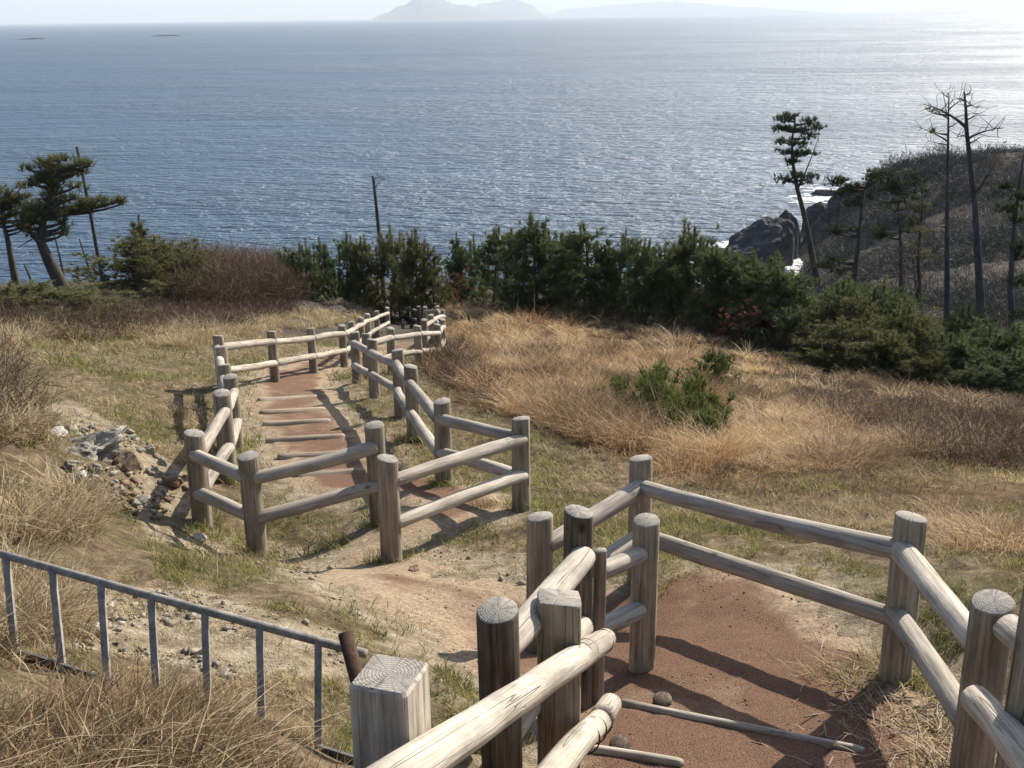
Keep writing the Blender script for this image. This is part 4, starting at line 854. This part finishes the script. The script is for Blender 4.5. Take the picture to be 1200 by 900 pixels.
tall_pine('tall slender pine with layered crown rising before the rocks and sea', [(962, 350), (956, 320), (949, 285), (942, 250), (934, 220), (929, 190), (928, 165), (932, 140)], .2,
          [(920, 140, 12, 4, 30), (925, 136, 11, 4, 26), (915, 151, 11, 4, 28), (925, 152, 11, 4, 26), (950, 143, 11, 5, 28), (958, 150, 10, 4, 24), (942, 152, 9, 5, 20), (948, 160, 11, 4, 24), (917, 166, 9, 4, 20), (935, 168, 14, 5, 34), (922, 178, 13, 4, 30), (937, 180, 11, 4, 24), (928, 190, 13, 4, 30), (948, 180, 9, 3, 14),
           (920, 211, 13, 5, 34), (936, 206, 14, 4, 30), (952, 208, 11, 4, 24), (945, 214, 9, 3, 14)], 60, None, 'needles_dark', L=.28, w=.035, dead=[(935, 222, 950, 190, 960, 158, .3)])
tall_pine('mid height pine with dark flat tiers left of the bare trees', [(997, 345), (1002, 320), (1006, 285), (1009, 250), (1014, 220)], .17,
          [(1003, 212, 26, 7, 90), (1022, 206, 18, 6, 60), (995, 222, 16, 6, 50), (985, 228, 10, 4, 20), (1000, 238, 12, 5, 30), (990, 270, 14, 5, 40), (978, 272, 9, 4, 20), (975, 308, 18, 6, 50), (965, 312, 12, 4, 30), (985, 318, 12, 4, 24)], 55, None, 'needles_dark')
tall_pine('olive crowned pine just left of the bare trees', [(1055, 375), (1056, 340), (1056, 300), (1054, 260), (1052, 225)], .13,
          [(1045, 210, 28, 9, 100), (1062, 218, 20, 8, 70), (1035, 225, 18, 8, 60), (1055, 240, 24, 9, 70), (1048, 273, 24, 5, 60), (1035, 276, 14, 4, 30), (1068, 262, 12, 8, 30)], 54, None, 'needles_dark')
tall_pine('sparse brownish pine with twin thin trunks between the olive pine and the bare trees', [(1079, 372), (1078, 340), (1076, 300), (1080, 255), (1082, 225)], .12,
          [(1078, 245, 14, 8, 24), (1082, 272, 16, 6, 26), (1070, 290, 12, 6, 20), (1085, 300, 12, 5, 18)], 54, None, 'needles_olive', dead=[(1077, 370, 1072, 330, 1070, 300, .8), (1078, 330, 1062, 322, 1050, 325, .3)])
tall_pine('straight bare tree, left of the two tall leafless trees on the right', [(1109, 408), (1110, 350), (1110, 290), (1110, 230), (1111, 170), (1112, 110)], .15, [(1094, 154, 7, 3, 5), (1088, 130, 5, 2, 4)], 50, None, 'needles_olive', 'bark_grey', 'bare_tree', 'bare tree',
          dead=[(1110, 165, 1095, 155, 1078, 150, .3), (1111, 140, 1098, 132, 1090, 122, .28), (1110, 170, 1098, 168, 1088, 165, .22), (1111, 128, 1120, 120, 1128, 118, .25), (1110, 175, 1100, 180, 1092, 172, .2), (1112, 115, 1106, 112, 1104, 108, .2), (1110, 268, 1098, 262, 1088, 268, .3), (1110, 262, 1125, 256, 1138, 262, .25), (1110, 150, 1122, 145, 1130, 138, .2), (1110, 200, 1118, 198, 1124, 193, .2)])
tall_pine('curved bare tree with long side branches, right of the two tall leafless trees', [(1150, 398), (1149, 350), (1146, 300), (1143, 245), (1138, 200), (1133, 155), (1132, 130), (1130, 107)], .19, [], 48, None, 'needles_olive', 'bark_grey', 'bare_tree', 'bare tree',
          dead=[(1133, 150, 1112, 130, 1083, 122, .42), (1136, 163, 1150, 152, 1176, 150, .32), (1145, 227, 1155, 212, 1163, 196, .35), (1137, 168, 1142, 165, 1148, 161, .25), (1131, 125, 1138, 122, 1144, 126, .25), (1131, 112, 1136, 108, 1140, 110, .2), (1132, 118, 1124, 114, 1116, 117, .2), (1133, 140, 1140, 138, 1146, 132, .22), (1136, 160, 1126, 158, 1120, 162, .2), (1139, 190, 1148, 185, 1156, 184, .2)])
tall_pine('dark trunk with sparse tiers at the right edge of the photo', [(1188, 455), (1187, 400), (1184, 340), (1188, 270), (1195, 215), (1200, 180)], .15,
          [(1178, 220, 8, 4, 16), (1180, 245, 16, 4, 30), (1195, 232, 12, 5, 24), (1196, 258, 14, 4, 24), (1192, 288, 14, 5, 24), (1198, 300, 14, 4, 24), (1196, 330, 12, 5, 20), (1200, 368, 14, 5, 24)], 42, None, 'needles_dark', 'bark_grey', dead=[(1186, 330, 1196, 320, 1206, 322, .3)])
# red leaved shrub by the right pines
for px, py, r, lb in ((868, 372, 32.4, 'small rusty red shrub in front of the right end of the pine row'), (535, 335, 44, 'rusty brown shrub between the olive pines and the tallest young pines')):
    g = P(px, py, r); zb = gz1(g[0], g[1]); t = thing('red_shrub', lb, 'shrub', (g[0], g[1], zb)); mb = MB(); cen = []
    for k in range(26):
        e = g + rng.normal(0, 1, 3) * np.array([.4, .4, .25]); mb.tube([(g[0], g[1], zb - .1), tuple((np.array([g[0], g[1], zb]) + e) / 2 + rng.normal(0, .06, 3)), tuple(e)], [.015, .01, .004], 4, cap=False); cen += [e + rng.normal(0, .12, 3) for _ in range(4)]
    V, F, tt = tufts(np.array(cen), np.tile([[0, 0, .5]], (len(cen), 1)), 8, .12, .05, rng.uniform(.2, .9, len(cen)), 1.8)
    link('stems', mb.mesh('stems'), M['bark'], t); link('leaves', trimesh('leaves', V, F, tt), M['redleaf'], t)
    for o in t.children: o.location = -t.location
for nm in ('low_pine',):
    for o in bpy.data.objects[nm].children: o.location = -bpy.data.objects[nm].location

# ------------------------------------------------------------------ sea, rocks in the sea, islands
def sea_mat():
    m, nt = mat('sea_water'); tc = nd(nt, 'ShaderNodeTexCoord').outputs['Object']
    v = mapping(nt, tc, (.5, 1.05, 1))
    n1 = noise(nt, v, .02, 3, .5); n2 = noise(nt, v, .085, 3, .55, .1); n3 = noise(nt, v, .3, 3, .6, .1); n4 = noise(nt, v, .95, 3, .6)
    gust = ramp(nt, noise(nt, mapping(nt, tc, (.4, 1, 1)), .006, 3, .55), [(.35, (.55, .55, .55)), (.65, (1.2, 1.2, 1.2))])
    h = mth(nt, 'ADD', mth(nt, 'ADD', mth(nt, 'MULTIPLY', n1, 6.), mth(nt, 'MULTIPLY', n2, 6.5)), mth(nt, 'ADD', mth(nt, 'MULTIPLY', n3, 5.4), mth(nt, 'MULTIPLY', n4, 1.7)))
    h = mth(nt, 'MULTIPLY', h, gust)
    b = finish(nt, (.014, .050, .10), .30, h, 1., 1., .5)
    b.inputs['IOR'].default_value = 1.33
    return m
seg = 64; rads = [0, 400, 2000, 40000]; V = [(0, 150, 0)]; F3 = []
for rr in rads[1:]: V += [(rr * math.cos(2 * math.pi * j / seg), 150 + rr * math.sin(2 * math.pi * j / seg), 0) for j in range(seg)]
mb = MB(); mb.v = V
for j in range(seg): mb.f.append((0, 1 + j, 1 + (j + 1) % seg)); mb.m.append(0)
for i in range(2):
    for j in range(seg):
        q = (j + 1) % seg; a = 1 + i * seg; mb.f.append((a + j, a + seg + j, a + seg + q, a + q)); mb.m.append(0)
link('sea', mb.mesh('sea', False), sea_mat())['kind'] = 'structure'
def sea_rock(px, py, wpx, hpx, label, seed, depth=.8, name='sea_rock', m='rock_dark', sub=5):
    d = ray(px, py); r = CAMZ / -d[2]; p = CAM + d * r; s = r / FPX; w, h = wpx * s / 2, hpx * s
    o = link(name, rock_mesh(seed, w, w * depth, h, sub, .3, 9), M[m], None, (p[0], p[1], -.1 * h)); return tag(o, label, 'sea rock')
sea_rock(893, 308, 104, 60, 'large dark sea rock just off the shore behind the slender pine', 41, .7)
sea_rock(922, 302, 40, 58, 'dark squarish block rock at the right end of the large sea rock', 46, .7)
sea_rock(862, 300, 40, 20, 'low dark rock shelf at the left foot of the large sea rock', 47)
sea_rock(966, 229, 30, 11, 'small wet rock islet in the surf beyond the slender pine', 42)
sea_rock(957, 274, 40, 40, 'narrow dark crag between the slender pine trunk and the headland', 51)
sea_rock(1002, 286, 100, 74, 'dark cliff block at the shore end of the headland', 43, .9)
sea_rock(948, 290, 34, 28, 'low dark rock at the water between the big sea rock and the headland', 44)
sea_rock(970, 289, 66, 60, 'dark cliff shoulder at the seaward tip of the headland', 48, .9)
sea_rock(193, 42.5, 34, 2.2, 'flat dark reef far out on the sea at the upper left', 45, .5, 'reef', sub=3)
sea_rock(40, 46, 36, 2.0, 'faint flat reef far out on the sea at the left edge', 49, .5, 'reef', sub=3)
# foam
m, nt = mat('sea_foam'); b = finish(nt, (.6, .62, .62), .8)
fx, fy, fs = [], [], []
for px, py, sx, sy, k in ((862, 312, 30, 9, 160), (936, 316, 9, 15, 60), (955, 232, 26, 5, 90), (960, 222, 26, 4, 40), (985, 240, 12, 10, 110), (845, 288, 18, 3, 60), (945, 288, 14, 6, 90), (975, 250, 10, 8, 80)):
    for _ in range(k):
        d = ray(px + rng.normal(0, sx * .55), py + rng.normal(0, sy * .55)); q = CAM + d * (CAMZ / -d[2]); fx.append(q[0]); fy.append(q[1]); fs.append(rng.uniform(.15, .9) ** 1.6 * 1.5)
ang = np.linspace(0, 2 * np.pi, 8)[:-1]; fx, fy, fs = map(np.array, (fx, fy, fs))
rad = fs[:, None] * rng.uniform(.4, 1.2, (len(fx), 7)); V = np.stack([fx[:, None] + np.cos(ang) * rad * 1.7, fy[:, None] + np.sin(ang) * rad, np.repeat((.05 + np.arange(len(fx)) * .0001)[:, None], 7, 1)], 2)
tag(link('sea_foam', trimesh('sea_foam', V.reshape(-1, 3), np.arange(len(fx) * 7).reshape(-1, 7)), m), 'white surf foam around the shore rocks', 'foam', kind='stuff')

def island(label, prof, dist, depth, name='island'):
    # ridge with the height profile prof = [(px, height above waterline in px)], a rounded mound in depth
    xs = np.linspace(prof[0][0], prof[-1][0], 90); hs = np.interp(xs, [p[0] for p in prof], [p[1] for p in prof]); s = dist / FPX
    hs = hs * s + CAMZ * (hs > 0) * .0; ts = np.linspace(-1, 1, 21); V = []
    for px, h in zip(xs, hs):
        d = ray(px, 18); d = d / d[1]; cx, cy = d[0] * dist, dist
        for t in ts:
            f = (1 - abs(t) ** 1.7); nz = fbm(np.array([px * .11]), np.array([t * 3.]), 15)[0]
            V.append((cx, cy + t * depth, h * f * (.78 + .44 * nz) - 2 + 40 * f * (h > 1)))
    k = len(ts); i = (np.arange(89)[:, None] * k + np.arange(k - 1)[None, :]).ravel(); F = np.c_[i, i + 1, i + k + 1, i + k]
    return tag(link(name, trimesh(name, V, F, smooth=True), M['island']), label, 'island')
island('rocky island with a high central peak on the horizon', [(444, 0), (448, 4), (458, 6), (466, 11), (478, 14), (488, 20), (500, 26), (512, 24), (520, 18), (532, 14), (545, 12), (556, 10), (575, 5), (590, 0)], 21000, 1600)
island('lower pale island just right of the peaked island', [(535, 0), (550, 7), (562, 14), (585, 15), (600, 17), (612, 16), (624, 12), (632, 5), (640, 0)], 26000, 1900)
island('faint long island on the horizon farther right', [(630, 0), (660, 6), (700, 10), (740, 12), (790, 14), (840, 9), (900, 5), (960, 0)], 33000, 2400)

# ------------------------------------------------------------------ haze
hz_ = MB(); a, zb, zt = 41500, -14., 700.
hz_.v = [(-a, -a, zb), (a, -a, zb), (a, a, zb), (-a, a, zb), (-a, -a, zt), (a, -a, zt), (a, a, zt), (-a, a, zt)]
hz_.f = [(3, 2, 1, 0), (4, 5, 6, 7), (0, 1, 5, 4), (1, 2, 6, 5), (2, 3, 7, 6), (3, 0, 4, 7)]; hz_.m = [0] * 6
m, nt = mat('haze_air'); pv = nd(nt, 'ShaderNodeVolumePrincipled', {'Color': (.80, .90, 1., 1), 'Density': .62e-4, 'Anisotropy': .1})
nt.links.new(pv.outputs[0], nd(nt, 'ShaderNodeOutputMaterial').inputs['Volume'])
tag(link('haze', hz_.mesh('haze', False), m), 'thin bright sea haze', 'haze', kind='stuff')

# ------------------------------------------------------------------ light, sky, camera
SUN_AZ, SUN_EL = 41., 35.     # degrees to the right of the view direction (+Y), elevation
w = bpy.data.worlds.new('World'); scene.world = w; w.use_nodes = True; nt = w.node_tree; nt.nodes.clear()
sky = nd(nt, 'ShaderNodeTexSky', sky_type='NISHITA'); sky.sun_disc = False; sky.sun_elevation = R(SUN_EL); sky.sun_rotation = R(SUN_AZ); sky.air_density = 1.; sky.dust_density = 1.6; sky.ozone_density = 1.6
bg = nd(nt, 'ShaderNodeBackground', {'Color': sky.outputs[0], 'Strength': .10}); nt.links.new(bg.outputs[0], nd(nt, 'ShaderNodeOutputWorld').inputs[0])
sl = bpy.data.lights.new('sun', 'SUN'); sl.energy = 5.0; sl.angle = R(.53); sl.color = (1, .93, .82); so = bpy.data.objects.new('sun', sl); COL.objects.link(so)
sd = Vector((math.sin(R(SUN_AZ)) * math.cos(R(SUN_EL)), math.cos(R(SUN_AZ)) * math.cos(R(SUN_EL)), math.sin(R(SUN_EL))))
so.rotation_mode = 'QUATERNION'; so.rotation_quaternion = Vector((0, 0, 1)).rotation_difference(sd); so.location = (20, 20, 80)
cam = bpy.data.cameras.new('camera'); cam.sensor_width = 36; cam.lens = 36 * FPX / 1200; cam.clip_start = .05; cam.clip_end = 120000
co = bpy.data.objects.new('camera', cam); COL.objects.link(co)
mw = Matrix(((RT[0], UP[0], -FW[0], 0), (RT[1], UP[1], -FW[1], 0), (RT[2], UP[2], -FW[2], CAMZ), (0, 0, 0, 1))); co.matrix_world = mw
scene.camera = co
scene.view_settings.view_transform = 'Standard'; scene.view_settings.look = 'None'; scene.view_settings.exposure = .88; scene.view_settings.gamma = 1
scene.cycles.use_denoising = True
try: scene.cycles.denoiser = 'OPENIMAGEDENOISE'
except Exception: pass
scene.cycles.max_bounces = 6; scene.cycles.volume_bounces = 0; scene.cycles.diffuse_bounces = 3; scene.cycles.glossy_bounces = 3; scene.cycles.transmission_bounces = 3
